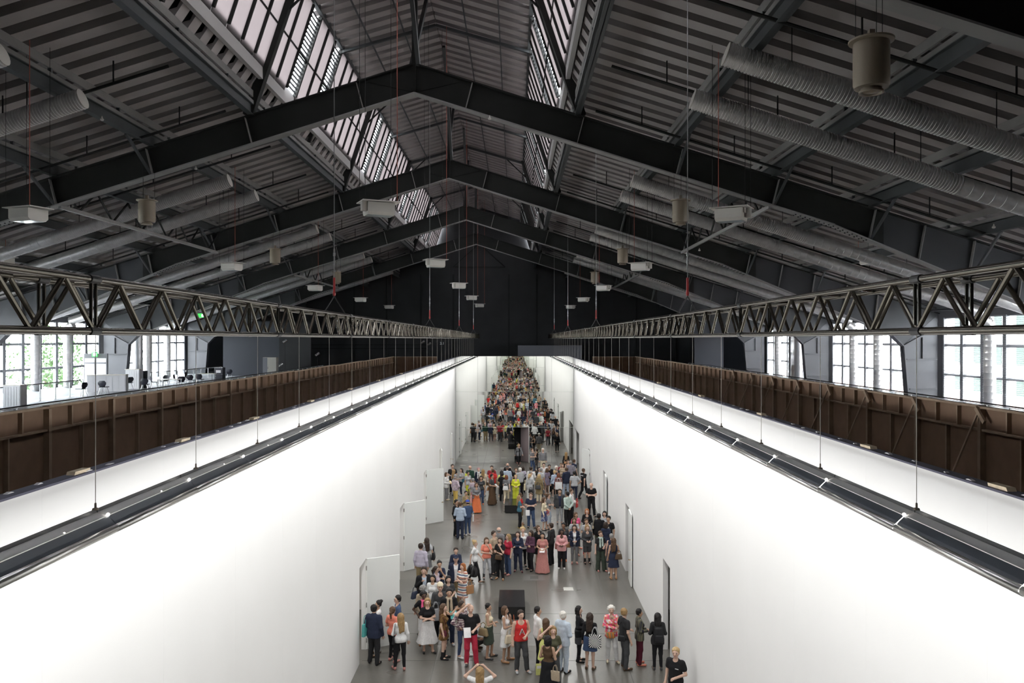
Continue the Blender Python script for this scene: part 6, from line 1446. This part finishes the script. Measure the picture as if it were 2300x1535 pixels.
X, Y = px_floor(1140, 1068); person(-.30, 52.3, 60, 'person in black sitting on the bench near the mirror', False, 1.75, 'sit', 'pale', ('none', ''), (JK, 'black'), ('trousers', 'black'), ('shoes', 'black'))
# ---- visitors below the frame, who show only in the mirrors
rr = random.Random(21); tops = ['white', 'black', 'navy', 'grey', 'lightblue', 'red', 'beige', 'coral', 'lightgrey', 'olive', 'teal', 'cream', 'pink', 'mustard']; bots = ['black', 'denim', 'navy', 'charcoal', 'khaki', 'cream', 'grey', 'maroon']
spots = []
while len(spots) < 46:
    x, y = rr.uniform(-3.7, 3.7), rr.uniform(4.0, 17.6)
    if all((x - a_) ** 2 + (y - b_) ** 2 > .62 for a_, b_ in spots) and not (abs(x + .2) < .8 and (10.3 < y < 13)): spots.append((x, y))
seen = set()
for x, y in spots:
    while True:
        tc_, bc_, jk, fem = rr.choice(tops), rr.choice(bots), rr.choice(('tee', 'shirt', 'jacket')), rr.random() < .55
        if (tc_, bc_, jk) not in seen: seen.add((tc_, bc_, jk)); break
    person(x, y, rr.uniform(0, 360), f"person in {tc_.replace('light', 'light ')} {jk} and {bc_} trousers below the frame, seen only in the mirror", fem, rr.uniform(1.6, 1.72) if fem else rr.uniform(1.72, 1.84), rr.choice(('stand', 'rest', 'fold', 'read', 'chin', 'strap')), rr.choice(('pale', 'pale', 'tan', 'tan', 'brown')),
           (rr.choice(('long', 'bob', 'tail', 'bun')) if fem else 'short', rr.choice(('black', 'dark', 'brown', 'fair', 'grey'))), (jk, tc_), (rr.choice(('slim', 'trousers')), bc_), ('shoes', rr.choice(('black', 'white', 'brown'))), group='visitors reflected in the mirrors')

# ---- nobody stands inside anybody else: ease neighbours apart
pos = np.array([[q.location.x, q.location.y] for q in PEOPLE]); p0 = pos.copy()
obst = [(-.10, y + .95, .55, 1.15) for y in (27.5, 35.95, 44.3, 52.7, 19.1, 10.7)]
for it in range(60):
    for i in range(len(pos)):
        d = pos - pos[i]; r = np.hypot(d[:, 0], d[:, 1] * .8); r[i] = 9
        for j in np.where(r < .55)[0]:
            v = d[j] if r[j] > .02 else np.array((.01, .02)); v = np.array((v[0] * .6, v[1] + (.02 if v[1] >= 0 else -.02))); v = v / (np.hypot(*v) + 1e-6) * (.55 - r[j]) * .5
            pos[j] += v; pos[i] -= v
        pos[i, 0] = min(max(pos[i, 0], -WX + .44), WX - .44); pos[i, 1] = min(pos[i, 1], MIR_Y - .35)
        for bx_, by_, hx, hy in obst:
            dx, dy = pos[i, 0] - bx_, pos[i, 1] - by_
            if PEOPLE[i]['label'].find('sitting') < 0 and abs(dx) < hx + .2 and abs(dy) < hy + .1:
                if hx + .2 - abs(dx) < hy + .1 - abs(dy): pos[i, 0] = bx_ + math.copysign(hx + .2, dx)
                else: pos[i, 1] = by_ + math.copysign(hy + .1, dy)
for q, a_, b_ in zip(PEOPLE, pos, p0): q.location.x, q.location.y = a_
dl_ = {q.name: a_ - b_ for q, a_, b_ in zip(PEOPLE, pos, p0)}
for e_, q in BAGS: e_.location.x += dl_[q.name][0]; e_.location.y += dl_[q.name][1]

# ---- pieces of a part hang below that part
KIDS = {}
for o in bpy.data.objects:
    if o.parent and not o.parent.parent: KIDS.setdefault(o.parent.name, []).append(o)
def nest(child, parent):
    base = lambda o: o.name.split('.')[0]
    for ch in KIDS.values():
        ps = [o for o in ch if base(o) == parent]; cs = [o for o in ch if base(o) == child]
        if not ps: continue
        for k, c in enumerate(cs):
            q = ps[k % len(ps)] if len(ps) > 1 else ps[0]
            rot = c.rotation_euler.to_matrix().to_4x4(); Lp = q.matrix_parent_inverse @ (Matrix.Translation(q.location) @ q.rotation_euler.to_matrix().to_4x4())
            mpi = c.matrix_parent_inverse.copy(); c.parent = q; c.matrix_parent_inverse = Lp.inverted() @ mpi
for c_, p_ in (('door_handle', 'door_leaf'), ('hinge', 'door_leaf'), ('push_bar', 'door_leaf'), ('indicator', 'unit'), ('end_cap', 'perforated_section'), ('glass', 'housing'), ('ballast', 'housing'), ('bracket', 'housing'), ('lens_ring', 'body'), ('junction_box', 'rim'),
               ('slat', 'front_panel'), ('metal_edge', 'case'), ('label_plate', 'case'), ('strap', 'bag_body'), ('front_pocket', 'bag_body'), ('print', 'sheet'), ('letter_print', 'vest'), ('chest_print', 'top'), ('name_print', 'top'), ('back_print', 'top'), ('shackle', 'wire'), ('beam_clamp', 'wire'), ('handle', 'door')):
    nest(c_, p_)
